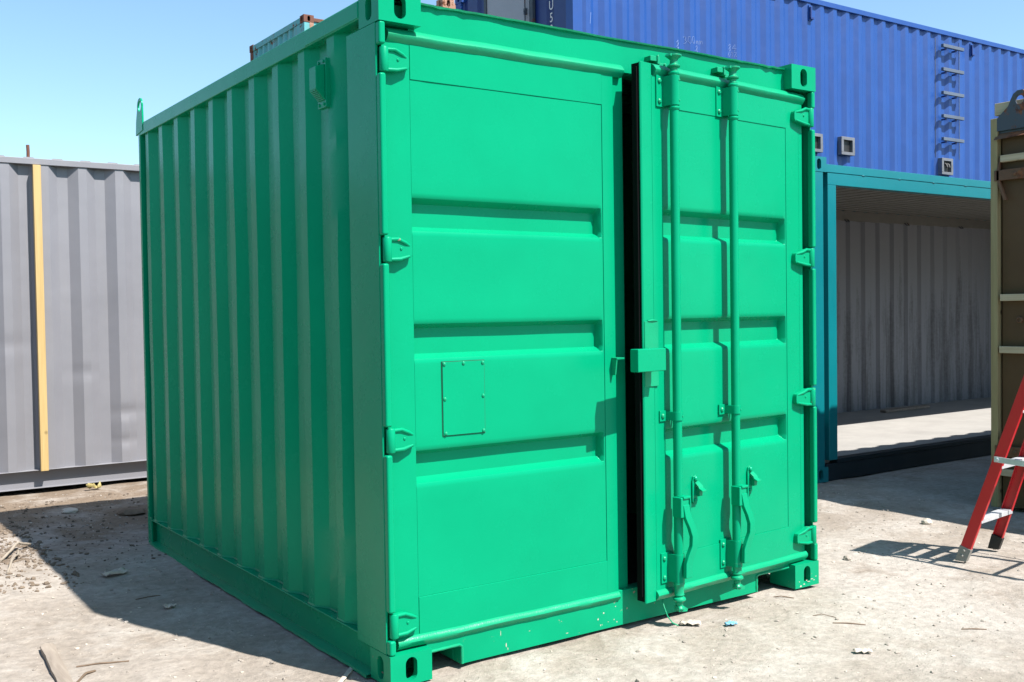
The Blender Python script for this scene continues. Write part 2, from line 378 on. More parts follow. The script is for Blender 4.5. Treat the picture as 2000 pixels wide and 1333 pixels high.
kind(g.build('ground', GROUND, weld=False, ang=180), 'structure')

# ------------------------------------------------------------------ the green container
L, WD, H = 3.17, 2.438, 2.591
root = thing('shipping_container', 'bright green short steel container with its right door slightly ajar', 'container', (1.219, 1.58, 0), 'steel shipping containers in the yard')
CW, CD, CH = 0.178, 0.162, 0.118
for (x0, x1, sx) in ((0, CW, '-x'), (WD-CW, WD, '+x')):
    MB().casting(x0, x1, 0, CD, H-CH, H, ('-y', sx)).build('corner_casting', GREEN, root, ang=1)
    MB().casting(x0, x1, 0, CD, 0.003, CH+0.003, ('-y', sx)).build('corner_casting', GREENR, root, ang=1)
HZL = (2.336, 1.636, 0.925, 0.230); HZR = (2.337, 1.645, 0.953, 0.262)
for left in (True, False):
    mb = MB(); X = (lambda a: a) if left else (lambda a: WD-a)
    def bx(a, b, *r): mb.box(min(X(a), X(b)), max(X(a), X(b)), *r)
    hz = sorted(HZL if left else HZR); z = CH+0.0035; segs = []
    for h in hz: segs.append((z, h-0.052)); z = h+0.052
    segs.append((z, H-CH-0.0005))
    mbs = MB()
    for a, b in segs: mbs.box(min(X(0.001), X(0.028)), max(X(0.001), X(0.028)), 0.0, 0.034, a, b)
    bx(0.0, 0.010, 0.031, 0.272, CH+0.0035, H-CH-0.0005)
    bx(0.011, 0.105, 0.175, 0.25, CH+0.0035, H-CH-0.0005)
    post = mb.build('corner_post', GREEN, root, 0.003)
    mbs.build('hinge_post_strip', GREEN, post, 0.009, seg=4)
# header with slightly buckled face, torn roof lip
rows = []
for k in range(9):
    z = 2.435+0.142*k/8; rows.append([(0.15+2.13*i/90, 0.052+0.004*noise.noise(Vector((i*0.09, z*6, 2))), z) for i in range(91)])
mb = MB().sheet(rows); mb.box(0.1, 2.34, 0.075, 0.14, 2.43, 2.56)
mb.sheet([[(0.15+2.13*i/40, 0.052, 2.435) for i in range(41)], [(0.15+2.13*i/40, 0.09, 2.435) for i in range(41)]])
hdr = mb.build('door_header', GREEN, root)
top, bot = [], []
for i in range(141):
    x = CW+0.004+(WD-2*CW-0.008)*i/140; e = max(0, 1-min(x-0.1, 2.3-x)/0.55)
    nz = noise.noise(Vector((x*9, 0, 5)))*0.5+noise.noise(Vector((x*26, 0, 7)))*0.5
    z = 2.574+0.004*noise.noise(Vector((x*2.2, 1, 1)))+nz*0.012*e
    y = 0.035+0.010*e*nz-0.006*noise.noise(Vector((x*5, 3, 0)))
    top.append((x, y, z)); bot.append((x, y+0.003, z-0.006-0.009*e*abs(nz)))
MB().sheet([[(x, 0.08, z+0.010) for x, y, z in top], top, bot, [(x, 0.08, z+0.001) for x, y, z in bot]]).build('roof_edge_flashing', GREENL, root)
rows = []
yy = 0.08
prof = corr(L-0.12, 0.209, 0.045, 0.03, 0.1, 0.02)
MB().sheet([[(0.02, 0.08+s, 2.578-d) for s, d in prof], [(WD-0.02, 0.08+s, 2.578-d) for s, d in prof]]).build('roof_panel', GREEN, root)
# sill with two fork pockets
mb = MB(); sy0, sy1 = 0.040, 0.10
mb.prism([(CW, 0.092), (0.333, 0.092), (0.333, 0.017), (2.03, 0.020), (2.03, 0.098), (2.215, 0.098), (WD-CW, 0.10), (WD-CW, 0.172), (CW, 0.172)], 'y', sy0, sy1)
mb.box(CW, 0.333, sy1, 1.2, 0.086, 0.092); mb.box(0.333, 0.338, sy1, 1.2, 0.018, 0.092)
mb.box(2.025, 2.03, sy1, 1.2, 0.021, 0.098); mb.box(2.03, 2.26, sy1, 1.2, 0.098, 0.103)
sill = mb.build('door_sill', GREENR, root, 0.004)
mb = MB()
for pts in ([(CW+0.002, sy0, 0.094), (0.325, sy0, 0.096), (0.337, sy0, 0.088), (0.338, sy0, 0.019)], [(2.024, sy0, 0.022), (2.024, sy0, 0.098), (2.04, sy0, 0.104), (2.255, sy0, 0.106)]):
    q = []
    for a, b in zip(pts, pts[1:]):
        m = max(2, int((Vector(b)-Vector(a)).length/0.012))
        q += [Vector(a).lerp(Vector(b), k/m) for k in range(m)]
    q.append(Vector(pts[-1]))
    mb.tube(q, [0.0055+0.003*abs(noise.noise(p*60)) for p in q], 8)
mb.each('weld_bead', GREENL, sill)
# bare metal nicks where the paint is knocked off
def nicks(parent, spots, y, seed):
    rg = random.Random(seed)
    for x, z, w, h in spots:
        n = 7; pts = [(x+w*math.cos(6.283*k/n)*rg.uniform(0.5, 1.0), z+h*math.sin(6.283*k/n)*rg.uniform(0.5, 1.0)) for k in range(n)]
        MB().prism(pts, 'y', y-0.0006, y+0.001).build('paint_chip', PAPER, parent)
rg = random.Random(4)
nicks(sill, [(rg.uniform(1.02, 1.15), rg.uniform(0.03, 0.125), rg.uniform(0.0015, 0.005), rg.uniform(0.0015, 0.006)) for _ in range(8)]+[(0.522, 0.105, 0.0018, 0.018), (0.548, 0.050, 0.0028, 0.012), (0.556, 0.034, 0.002, 0.009), (0.86, 0.04, 0.010, 0.0016)], sy0, 2)
fr_cast = [o for o in bpy.data.objects if o.name.startswith('corner_casting')][3]
nicks(fr_cast, [(2.30, 0.012, 0.010, 0.006), (2.325, 0.018, 0.008, 0.004), (2.36, 0.026, 0.012, 0.002), (2.385, 0.036, 0.012, 0.0022), (2.40, 0.028, 0.009, 0.002), (2.345, 0.035, 0.006, 0.003), (2.415, 0.045, 0.008, 0.002), (2.29, 0.035, 0.004, 0.003)], 0.0, 3)
# side walls
prof = corr(3.076-0.255, 0.2892, 0.066, 0.072, 0.0792, 0.038)
def wall_rows(x, sgn, y_back, prof, z0, z1, nz=44, dent=True):
    rows = []
    for k in range(nz+1):
        z = z0+(z1-z0)*k/nz; r = []
        for s, d in prof:
            y = y_back-s; w = 0.0
            if dent:
                w = 0.004*noise.noise(Vector((y*1.3, z*1.1, x+4)))+0.0025*noise.noise(Vector((y*7, z*2.6, 9)))
                e = math.exp(-((y-0.42)/0.09)**2)
                w += e*(0.012*math.exp(-((z-2.30)/0.10)**2)+0.010*math.exp(-((z-0.42)/0.12)**2)+0.006*math.exp(-((z-1.85)/0.25)**2))
                y += 0.004*noise.noise(Vector((s*3, z*1.7, 2)))+e*0.012*math.exp(-((z-2.30)/0.09)**2)
            r.append((x+sgn*(d+w), y, z))
        rows.append(r)
    return rows
MB().sheet(wall_rows(0.012, 1, 3.076, prof, 0.15, 2.53)).build('side_wall', GREEN, root, ang=25)
MB().sheet(wall_rows(WD-0.012, -1, 3.076, prof, 0.15, 2.53, 8, False)).build('side_wall', GREEN, root, ang=25)
MB().sheet(wall_rows(0.048+0.012, 1, 3.12, [(0, 0), (2.9, 0)], 0.15, 2.53, 2, False)).build('inner_wall_lining', INNER, root)
for left in (True, False):
    X = (lambda a: a) if left else (lambda a: WD-a)
    mb = MB()
    def bx(a, b, *r): mb.box(min(X(a), X(b)), max(X(a), X(b)), *r)
    bx(0.0, 0.062, CD, L, 2.512, 2.584); bx(-0.0035, 0.03, CD+0.002, 0.66, 2.516, 2.580)
    mb.build('top_rail', GREEN, root, 0.004)
    mb = MB(); bx(0.030, 0.062, 0.16, L-0.06, 0.013, 0.1455); bx(0.001, 0.062, 0.16, L-0.06, 0.146, 0.153); rail = mb.build('bottom_rail', GREEN, root, 0.003)
    rows = [[], [], [], []]
    for i in range(121):
        y = 0.165+(L-0.23)*i/120; q = 0.006*noise.noise(Vector((y*4, 2, 0)))+0.003*noise.noise(Vector((y*14, 2, 0)))
        rows[0].append((X(0.03), y, 0.016)); rows[1].append((X(-0.016+q), y, 0.013+q*0.6)); rows[2].append((X(-0.018+q), y, 0.003+q*0.6)); rows[3].append((X(0.03), y, 0.002))
    MB().sheet(rows).build('bottom_flange', GREENL, rail)
    mb = MB(); bx(-0.001, 0.052, L-0.035, L+0.0, 0.0, H-0.005); bx(0.0, 0.010, L-0.075, L-0.034, 0.002, 0.165); mb.build('rear_post', GREEN, root, 0.003)
# scalloped weld line on the left bottom rail
q = []
for s, d in prof:
    q.append(Vector((0.013+d*0.98, 3.076-s, 0.155)))
qq = []
for a, b in zip(q, q[1:]):
    m = max(1, int((b-a).length/0.015)); qq += [a.lerp(b, k/m) for k in range(m)]
MB().tube(qq, [0.005+0.003*abs(noise.noise(p*40)) for p in qq], 6).build('wall_weld_bead', GREENL, root)
mb = MB(); mb.box(0.052, WD-0.052, L-0.02, L-0.012, 0.0, H-0.01); mb.build('back_wall', GREEN, root)
mb = MB(); mb.box(0.07, WD-0.07, 0.125, L-0.05, 0.13, 0.165); mb.build('floor', INNER, root)
# ventilator on the wall near the front
mb = MB()
mb.box(-0.0, 0.024, 0.462, 0.542, 2.235, 2.432)
vent = mb.build('ventilator', GREEN, root, 0.002)
mb = MB(); mb.prism([(0.0, 2.408), (-0.040, 2.395), (-0.040, 2.305), (0.0, 2.262)], 'y', 0.470, 0.535)
hd = mb.build('ventilator_hood', GREEN, vent, 0.003)
mb = MB()
for k in range(7):
    t = (k+0.7)/7.6; z = 2.305-0.043*t; x = -0.040+0.040*t
    mb.box(x-0.003, x+0.003, 0.476, 0.529, z-0.0022, z+0.0012)
mb.each('vent_slat', GREENL, vent)
mb = MB()
for yv, zv in ((0.48, 2.42), (0.525, 2.42), (0.48, 2.248), (0.525, 2.248)): mb.bolt((0.0, yv, zv), (-1, 0, 0), 0.007, 0.006)
mb.each('bolt', GREEN, vent)
# lifting lug on the back corner
pl = [(3.205, 2.50), (3.06, 2.53), (3.085, 2.60)]
cy, cz, rr = 3.125, 2.688, 0.050
arc = [(cy-rr*math.cos(a), cz+rr*math.sin(a)) for a in [R(-10)+R(200)*k/16 for k in range(17)]]
outer = [(3.215, 2.52), (3.07, 2.535), (3.072, 2.62)]+arc+[(3.205, 2.60)]
def lug(mb, outer, hole_c, hole_r, x0, x1):
    """flat plate with a round eye, in a y-z plane"""
    n = 32; vs = []
    def ray(a):
        best = None; d = Vector((math.cos(a), math.sin(a)))
        for i in range(len(outer)):
            p, q = Vector(outer[i]), Vector(outer[(i+1) % len(outer)]); e = q-p
            den = d.x*e.y-d.y*e.x
            if abs(den) < 1e-9: continue
            r = p-Vector(hole_c); t = (r.x*e.y-r.y*e.x)/den; s = (r.x*d.y-r.y*d.x)/den
            if t > 0 and -1e-6 <= s <= 1+1e-6 and (best is None or t > best): best = t
        return best
    angs = sorted([2*math.pi*k/n for k in range(n)]+[math.atan2(p[1]-hole_c[1], p[0]-hole_c[0]) % (2*math.pi) for p in outer])
    o = []; h = []
    for a in angs:
        t = ray(a) or hole_r*1.5
        o.append((hole_c[0]+math.cos(a)*t, hole_c[1]+math.sin(a)*t)); h.append((hole_c[0]+math.cos(a)*hole_r, hole_c[1]+math.sin(a)*hole_r))
    m = len(angs)
    vs = [(x, p[0], p[1]) for x in (x0, x1) for p in o]+[(x, p[0], p[1]) for x in (x0, x1) for p in h]
    fs = []
    for i in range(m):
        j = (i+1) % m
        fs += [(i, j, 2*m+j, 2*m+i), (m+i, m+j, 3*m+j, 3*m+i), (i, j, m+j, m+i), (2*m+i, 2*m+j, 3*m+j, 3*m+i)]
    mb.add(vs, fs)
mb = MB(); lug(mb, outer, (cy, cz), 0.031, -0.004, 0.007); mb.build('lifting_lug', GREEN, root, 0.002)

# ---- doors (local axes: x to the right, y inwards, z up)
RZ = [(1.840, 1.812, 1.727, 1.700), (1.366, 1.340, 1.245, 1.218), (0.886, 0.860, 0.774, 0.746)]
DEP = 0.047
def door_skin(xp0, xp1):
    """pressed centre sheet with three horizontal troughs closed at their right end"""
    mb = MB(); zs = [(2.2712, 0.0)]
    for a, b, c, d in RZ: zs += [(a+0.012, 0), (a, 0.001), (a-0.008, 0.005), (b, DEP-0.004), (b-0.008, DEP), (c+0.008, DEP), (c, DEP-0.004), (d+0.008, 0.005), (d, 0.001), (d-0.012, 0)]
    zs.append((0.3238, 0.0))
    full = []
    for (za, ya), (zb, yb) in zip(zs, zs[1:]):
        m = max(1, int(abs(zb-za)/0.05)); full += [(za+(zb-za)*k/m, ya+(yb-ya)*k/m) for k in range(m)]
    full.append(zs[-1])
    cols = [xp0+(xp1-0.026-xp0)*i/24 for i in range(25)]+[xp1-0.020, xp1-0.010, xp1-0.006, xp1-0.002]
    wt = [1]*25+[0.92, 0.10, 0.0, 0.0]
    rows = []
    for z, y in full:
        rows.append([(x, 0.002+y*w+0.0022*noise.noise(Vector((x*2.6, z*2.2, xp0)))*(1 if 0.06 < (x-xp0)/(xp1-xp0) < 0.94 else 0), z) for x, w in zip(cols, wt)])
    mb.sheet(rows); return mb
def hinge(mb, kx, ky, xtip, z, s, yf):
    """cast blade with two raised edges and a pin barrel; s = +1 blade runs to the right"""
    poly = [(kx, z+0.040), (kx+s*0.045, z+0.043), (kx+s*0.075, z+0.030), (xtip-s*0.006, z+0.020), (xtip, z+0.008), (xtip, z-0.018), (xtip-s*0.008, z-0.028), (kx+s*0.055, z-0.040), (kx, z-0.042)]
    mb.prism(poly, 'y', yf-0.020, yf+0.006)
    mb.tube([(kx+s*0.004, yf-0.020, z+0.037), (kx+s*0.045, yf-0.022, z+0.039), (kx+s*0.076, yf-0.020, z+0.026), (xtip-s*0.012, yf-0.017, z+0.016)], [0.0075, 0.008, 0.008, 0.005], 8)
    mb.tube([(kx+s*0.004, yf-0.020, z-0.037), (kx+s*0.052, yf-0.022, z-0.035), (xtip-s*0.012, yf-0.018, z-0.023)], [0.007, 0.008, 0.005], 8)
    mb.lathe((kx, ky, z-0.046), (0, 0, 1), [(0.015, 0), (0.0175, 0.004), (0.017, 0.045), (0.0175, 0.088), (0.015, 0.092)], 20)
    mb.bolt((kx+s*0.058, yf-0.020, z+0.004), (0, -1, 0), 0.006, 0.004)
def seal(mb, xa, xb, top=True):
    if top: pr = [(0.003, 2.399), (-0.006, 2.407), (-0.017, 2.422), (-0.018, 2.428), (-0.014, 2.434), (-0.004, 2.447), (0.010, 2.455), (0.036, 2.455), (0.036, 2.399)]
    else: pr = [(0.004, 0.184), (-0.006, 0.180), (-0.015, 0.170), (-0.017, 0.162), (-0.012, 0.151), (0.002, 0.138), (0.036, 0.138), (0.036, 0.184)]
    n = max(2, int((xb-xa)/0.03)); rows = []
    for i in range(n+1):
        x = xa+(xb-xa)*i/n
        rows.append([(x, p[0]+0.0022*noise.noise(Vector((x*16, p[1]*40, 1))), p[1]+0.0028*noise.noise(Vector((x*5, 7, 2)))) for p in pr])
    k = len(pr); vs = [p for r in rows for p in r]
    fs = [(i*k+j, i*k+(j+1) % k, (i+1)*k+(j+1) % k, (i+1)*k+j) for i in range(n) for j in range(k)]+[list(range(k)), list(range(n*k, n*k+k))]
    mb.add(vs, fs)

KD = 1.009                                            # door leaf scale: the leaves hang 41 mm behind the post faces
DOFF = Vector((0.0162, 0.0407, -0.0126))
# left door, shut
mb = door_skin(0.1315, 1.060)
for a in ((0.013, 0.1303, 0.0, 0.045, 0.176, 2.402), (1.0598, 1.122, 0.0, 0.045, 0.176, 2.402), (0.1315, 1.060, -0.0010, 0.045, 2.272, 2.402), (0.1315, 1.060, -0.0010, 0.045, 0.176, 0.323), (1.122, 1.192, 0.020, 0.045, 0.150, 2.45), (0.04, 1.12, 0.044, 0.055, 0.15, 2.405)):
    mb.box(*a)
mb.v = [p*KD+DOFF for p in mb.v]
ldoor = mb.build('door', GREEN, root, 0.0018)
def shift(m): m.v = [p*KD+DOFF for p in m.v]; return m
mb = MB(); seal(mb, 0.034, 1.174, True); shift(mb).build('door_seal', GREENL, ldoor)
mb = MB(); seal(mb, 0.034, 1.120, False); shift(mb).build('door_seal', GREENL, ldoor)
for z in HZL:
    mb = MB(); hinge(mb, 0.0275, 0.018, 0.134, z, 1, 0.036); mb.build('hinge', GREENR, ldoor, 0.0015)
mb = MB(); mb.box(0.2505, 0.441, -0.0035, 0.004, 0.927, 1.2095)
plate = shift(mb).build('data_plate', GREEN, ldoor, 0.001)
mb = MB(); mb.box(0.2478, 0.4437, -0.0004, 0.004, 0.9242, 1.2122)
shift(mb).build('plate_joint', JOINT, plate)
mb = MB()
for x, z in ((0.258, 1.202), (0.345, 1.203), (0.434, 1.202), (0.259, 1.068), (0.434, 1.072), (0.261, 0.935), (0.434, 0.935)): mb.lathe((x, -0.002, z), (0, -1, 0), [(0.0075, 0), (0.0065, 0.005), (0.002, 0.0075)], 10)
shift(mb).each('rivet', GREENL, plate)
mb = MB(); mb.box(1.096, 1.140, -0.036, 0.010, 1.188, 1.196); mb.prism([(-0.034, 1.188), (0.010, 1.188), (0.010, 1.118), (-0.024, 1.122)], 'x', 1.096, 1.103)
mb.bolt((1.098, -0.015, 1.15), (-1, 0, 0), 0.007, 0.004)
shift(mb).build('lock_staple', GREENL, ldoor, 0.001)

# right door, ajar, hung on the right post
TH = R(4.9)
rdoor = None
mb = door_skin(-1.0555, -0.168)
for a in ((-0.1685, -0.036, 0.0, 0.045, 0.176, 2.402), (-1.122, -1.0565, 0.0, 0.045, 0.176, 2.402), (-1.0555, -0.168, -0.0010, 0.045, 2.272, 2.402), (-1.0555, -0.168, -0.0010, 0.045, 0.176, 0.323), (-1.12, -0.04, 0.044, 0.055, 0.15, 2.405)):
    mb.box(*a)
# rolled leading edge, mitred top and bottom
mb.prism([(-1.196, -0.001), (-1.190, -0.005), (-1.124, -0.0012), (-1.1225, 0.006), (-1.196, 0.004)], 'z', 0.138, 2.451)
mb.box(-0.066, -0.063, -0.0012, 0.01, 0.22, 2.38)
rdoor = mb.build('door', GREEN, root, 0.0018)
rdoor.location = Vector((2.413, 0.041, -0.0126))-ORG[root]; rdoor.rotation_euler = (0, 0, TH); rdoor.scale = (KD, KD, KD)
me = rdoor.data
for v in me.vertices: v.co += ORG[root]           # mesh in the hinge's own axes
ORG[rdoor] = Vector((0, 0, 0))
rdoor['label'] = 'right door with two lock rods, standing ajar'
mb = MB(); seal(mb, -1.112, -0.03, True); mb.build('door_seal', GREENL, rdoor)
mb = MB(); seal(mb, -1.128, -0.03, False); mb.build('door_seal', GREENL, rdoor)
mb = MB(); mb.box(-1.1935, -1.118, 0.0045, 0.050, 0.142, 2.448); mb.box(-1.2035, -1.1936, 0.010, 0.020, 0.165, 2.43); mb.build('gasket_or_gap_shade', RUBBER, rdoor, 0.002)
mb = MB(); mb.box(-0.0355, 0.010, 0.030, 0.050, 0.142, 2.448); mb.build('gasket_or_gap_shade', JOINT, rdoor, 0.003)  # dark green strip stands in for the shade in the hinge-side gap
for z in HZR:
    mb = MB(); hinge(mb, 0.004, -0.022, -0.128, z, -1, -0.004); mb.build('hinge', GREENR, rdoor, 0.0015)
def rodset(ux, n, zt, zb):
    """one lock rod with its cam ends, collars, guide brackets and lever"""
    x, y = -ux, -n
    mb = MB(); mb.tube([(x, y, zb+0.10), (x, y, (zb+zt)/2), (x, y, zt-0.10)], 0.0198, 24)
    for z in (2.412, 2.264): mb.lathe((x, y, z-0.009), (0, 0, 1), [(0.019, 0), (0.024, 0.004), (0.025, 0.010), (0.019, 0.018)], 24)
    rod = mb.build('lock_rod', GREEN, rdoor)
    mb = MB()                                          # cams
    mb.lathe((x, y, zt-0.115), (0, 0, 1), [(0.021, 0), (0.021, 0.05), (0.016, 0.054), (0.016, 0.062), (0.027, 0.066), (0.029, 0.072), (0.018, 0.080), (0.016, 0.096), (0.024, 0.105), (0.034, 0.112), (0.034, 0.118), (0.022, 0.120)], 18)
    mb.prism([(x-0.040, zt-0.006), (x-0.036, zt+0.004), (x+0.010, zt+0.004), (x+0.010, zt-0.012)], 'y', y-0.016, y+0.016)
    mb.build('top_cam', GREENL, rod, 0.001)
    mb = MB()
    mb.lathe((x, y, zb+0.12), (0, 0, -1), [(0.024, 0), (0.025, 0.008), (0.021, 0.014), (0.021, 0.05), (0.023, 0.055), (0.017, 0.062), (0.028, 0.070), (0.029, 0.078), (0.017, 0.088), (0.015, 0.104), (0.022, 0.112), (0.022, 0.118)], 18)
    mb.prism([(x-0.020, zb+0.016), (x+0.012, zb+0.016), (x+0.040, zb-0.002), (x+0.036, zb-0.014), (x-0.016, zb-0.006)], 'y', y-0.014, y+0.014)
    mb.build('bottom_cam', GREENL, rod, 0.001)
    def bracket(z0, z1, wide):
        mb = MB(); mb.box(x-0.068, x-0.020, -0.007, 0.001, z0-0.004, z1+0.004)
        r = 0.0245; pr = [(x-0.030, -0.004)]
        for k in range(11):
            a = R(185)-R(190)*k/10+R(0); pr.append((x+r*math.cos(a), y-abs(r*math.sin(a)) if math.sin(a) > 0 else y))
        pr += [(x+r, -0.004)]
        ins = [(px*0.84+x*0.16, py*0.84+y*0.16) for px, py in pr]; ins[0] = (x-0.021, -0.004); ins[-1] = (x+0.021, -0.004)
        mb.prism(pr+ins[::-1], 'z', z0, z1)
        mb.build('rod_bracket', GREEN, rdoor, 0.0012)
        mb = MB()
        bz = (z0+0.02, z1-0.02) if wide else ((z0+z1)/2,)
        for q in bz:
            mb.bolt((x-0.050, -0.006, q), (0, -1, 0), 0.0105, 0.009)
            mb.bolt((x+0.008, y-r, q), (0, -1, 0), 0.004, 0.002)
        mb.each('bolt', GREENL, rdoor)
    bracket(2.275, 2.402, True); bracket(0.918, 0.956, False); bracket(0.212, 0.335, True)
    # lever hanging down along the rod
    xh = x; x = x-0.010
    mb = MB(); mb.box(x-0.022, x+0.030, y-0.044, y+0.006, 0.500, 0.588); mb.box(x+0.030, x+0.038, y-0.050, y+0.002, 0.515, 0.586); mb.box(x-0.01, x+0.038, y-0.050, y+0.002, 0.580, 0.592)
    hub = mb.build('lever_hub', GREEN, rod, 0.004)
    P = [(x+0.012, y-0.036, 0.555), (x+0.020, y-0.042, 0.500), (x+0.040, y-0.048, 0.455), (x+0.054, y-0.050, 0.415), (x+0.052, y-0.050, 0.375), (x+0.034, y-0.046, 0.335), (x+0.022, y-0.042, 0.300), (x+0.022, y-0.040, 0.235)]
    mb = MB(); rows = []
    for px, py, pz in P: rows.append([(px-0.021, py-0.010, pz), (px+0.019, py-0.010, pz), (px+0.019, py+0.010, pz), (px-0.021, py+0.010, pz)])
    vs = [p for r in rows for p in r]; m = len(P)
    mb.add(vs, [(i*4+k, i*4+(k+1) % 4, i*4+4+(k+1) % 4, i*4+4+k) for i in range(m-1) for k in range(4)]+[(0, 1, 2, 3), (4*m-4, 4*m-3, 4*m-2, 4*m-1)])
    mb.build('lever', GREEN, rod, 0.003)
rodset(1.030, 0.046, 2.487, 0.092)
rodset(0.630, 0.046, 2.490, 0.116)
for u in (0.872, 0.478):                                # lever catches
    x = -u
    mb = MB(); mb.prism([(x-0.017, 0.540), (x-0.010, 0.530), (x+0.010, 0.530), (x+0.017, 0.540), (x+0.014, 0.640), (x+0.004, 0.658), (x-0.010, 0.650), (x-0.017, 0.630)], 'y', -0.007, 0.002)
    mb.bolt((x+0.002, -0.006, 0.641), (0, -1, 0), 0.012, 0.012); mb.bolt((x, -0.006, 0.545), (0, -1, 0), 0.009, 0.008)
    ct = mb.build('lever_catch', GREEN, rdoor, 0.0015)
    mb = MB(); mb.prism([(-0.006, 0.628), (-0.030, 0.610), (-0.034, 0.600), (-0.052, 0.592), (-0.052, 0.587), (-0.030, 0.592), (-0.026, 0.602), (-0.006, 0.615)], 'x', x-0.004, x+0.026)
    mb.prism([(-0.004, 0.600), (-0.030, 0.594), (-0.030, 0.566), (-0.020, 0.562), (-0.004, 0.566)], 'x', x+0.004, x+0.028)
    mb.build('catch_flap', GREENL, ct, 0.001)
mb = MB(); mb.box(-1.314, -1.142, -0.086, -0.040, 1.140, 1.236); mb.box(-1.188, -1.146, -0.0398, -0.004, 1.150, 1.226)
lb = mb.build('lock_box', GREEN, rdoor, 0.004)
mb = MB(); mb.box(-1.189, -1.104, -0.008, 0.001, 1.070, 1.350); mb.tube([(-1.17, -0.008, 1.351), (-1.14, -0.009, 1.353), (-1.11, -0.008, 1.351)], [0.004, 0.006, 0.003], 7); mb.build('lock_box_plate', GREENL, lb, 0.002)
# cam keepers on the header
for x in (1.390, 1.806):
    mb = MB(); mb.box(x-0.046, x-0.008, 0.012, 0.056, 2.494, 2.518); mb.prism([(x-0.009, 2.482), (x+0.006, 2.482), (x+0.007, 2.512), (x-0.002, 2.524), (x-0.009, 2.521)], 'y', 0.006, 0.056)
    mb.box(x+0.006, x+0.046, 0.014, 0.056, 2.474, 2.492); mb.lathe((x+0.041, 0.006, 2.484), (0, 1, 0), [(0.007, 0), (0.009, 0.008), (0.009, 0.04)], 10)
    mb.build('cam_keeper', GREENL, hdr, 0.003)
# a drip of cord left hanging from the door bottom
cord = MB().tube([(1.345, -0.02, 0.137), (1.335, -0.045, 0.09), (1.338, -0.065, 0.05), (1.352, -0.08, 0.022), (1.372, -0.095, 0.010)], 0.0028, 6).build('loose_cord', GREENL, None)
tag(cord, 'thin green cord dangling from the bottom edge of the open door', 'cord')

# ------------------------------------------------------------------ generic box container pieces
def frame_parts(rt_, x0, x1, y0, y1, z0, z1, mat, cast_mat=None, rail=0.06, low=0.15):
    cm = cast_mat or mat
    for x in (x0, x1-CW):
        for y in (y0, y1-CD):
            hs = ('-x' if x == x0 else '+x', '-y' if y == y0 else '+y')
            for z in (z0, z1-CH): MB().casting(x, x+CW, y, y+CD, z, z+CH, hs).build('corner_casting', cm, rt_, ang=1)
            xa = x+0.004 if x == x0 else x+CW-0.14; ya = y+0.003 if y == y0 else y+CD-0.13
            MB().box(xa, xa+0.136, ya, ya+0.127, z0+CH, z1-CH).build('corner_post', mat, rt_, 0.004)
def wall_x(x0, x1, y, z0, z1, sgn, pitch, outer, slope, inner, depth, start=0.0):
    pr = corr(x1-x0, pitch, outer, slope, inner, depth, start)
    return MB().sheet([[(x0+s, y+sgn*d, z) for s, d in pr] for z in (z0, z1)])
def wall_y(x, y0, y1, z0, z1, sgn, pitch, outer, slope, inner, depth, start=0.0):
    pr = corr(y1-y0, pitch, outer, slope, inner, depth, start)
    return MB().sheet([[(x+sgn*d, y0+s, z) for s, d in pr] for z in (z0, z1)])

# ------------------------------------------------------------------ grey container on the left
gx0, gx1, gy0, gy1, gz0, gz1 = -6.86, 5.33, 5.648, 8.086, 0.03, 2.690
grey = thing('shipping_container', 'long grey corrugated container at the left with a pale wooden batten on its wall', 'container', (gx0+6, gy0+1.2, 0), 'steel shipping containers in the yard')
gp = (0.292, 0.064, 0.074, 0.080, 0.052)
def g_at(x):
    return 0
pr = corr(gx1-gx0-0.2, *gp, start=0.232); rows = []
dents = ((0.545, 0.60, 0.05, 0.020), (0.53, 0.36, 0.04, 0.016), (0.20, 0.95, 0.05, 0.010), (-0.33, 1.2, 0.06, 0.010))
for k in range(81):
    z = gz0+0.145+(gz1-0.05-gz0-0.145)*k/80; r = []
    for q, d in pr:
        x = gx0+0.1+q; w = 0.003*noise.noise(Vector((x*1.4, z*1.3, 5)))+0.0015*noise.noise(Vector((x*6, z*3, 2)))
        for dx, dz, dr, da in dents: w += da*math.exp(-((x-dx)/(dr*1.6))**2-((z-dz)/dr)**2)
        r.append((x, gy0+0.004+d+w, z))
    rows.append(r)
MB().sheet(rows).build('side_wall', GREY, grey, ang=25)
wall_x(gx0+0.1, gx1-0.1, gy1-0.004, gz0+0.145, gz1-0.05, -1, *gp).build('side_wall', GREY, grey, ang=20)
for xx, s in ((gx0+0.01, 1), (gx1-0.01, -1)):
    wall_y(xx, gy0+0.1, gy1-0.1, gz0+0.12, gz1-0.08, s, *gp).build('end_wall', GREY, grey, ang=20)
for y, s in ((gy0, 1), (gy1, -1)):
    a, b = sorted((y-0.004*s, y+0.06*s)); MB().box(gx0+CW, gx1-CW, a, b, gz1-0.052, gz1-0.002).build('top_rail', GREY, grey, 0.004)
    a, b = sorted((y+0.066*s, y+0.10*s)); c, d = sorted((y-0.003*s, y+0.075*s))
    mb = MB().box(gx0+CW, gx1-CW, a, b, gz0, gz0+0.146); mb.box(gx0+CW, gx1-CW, c, d, gz0+0.1455, gz0+0.150); mb.box(gx0+CW, gx1-CW, c+0.01, d, gz0, gz0+0.006)
    mb.build('bottom_rail', GREY, grey, 0.002)
frame_parts(grey, gx0, gx1, gy0, gy1, gz0, gz1, GREY)
pr = corr(gx1-gx0-0.2, 0.2165, 0.07, 0.03, 0.09, 0.026, 0.05)
MB().sheet([[(gx0+0.1+s, gy0+0.03, gz1-0.02) for s, d in pr]]+[[(gx0+0.1+s, y, gz1+0.010-d) for s, d in pr] for y in (gy0+0.031, gy1-0.03)]).build('roof_panel', GREY, grey, ang=20)
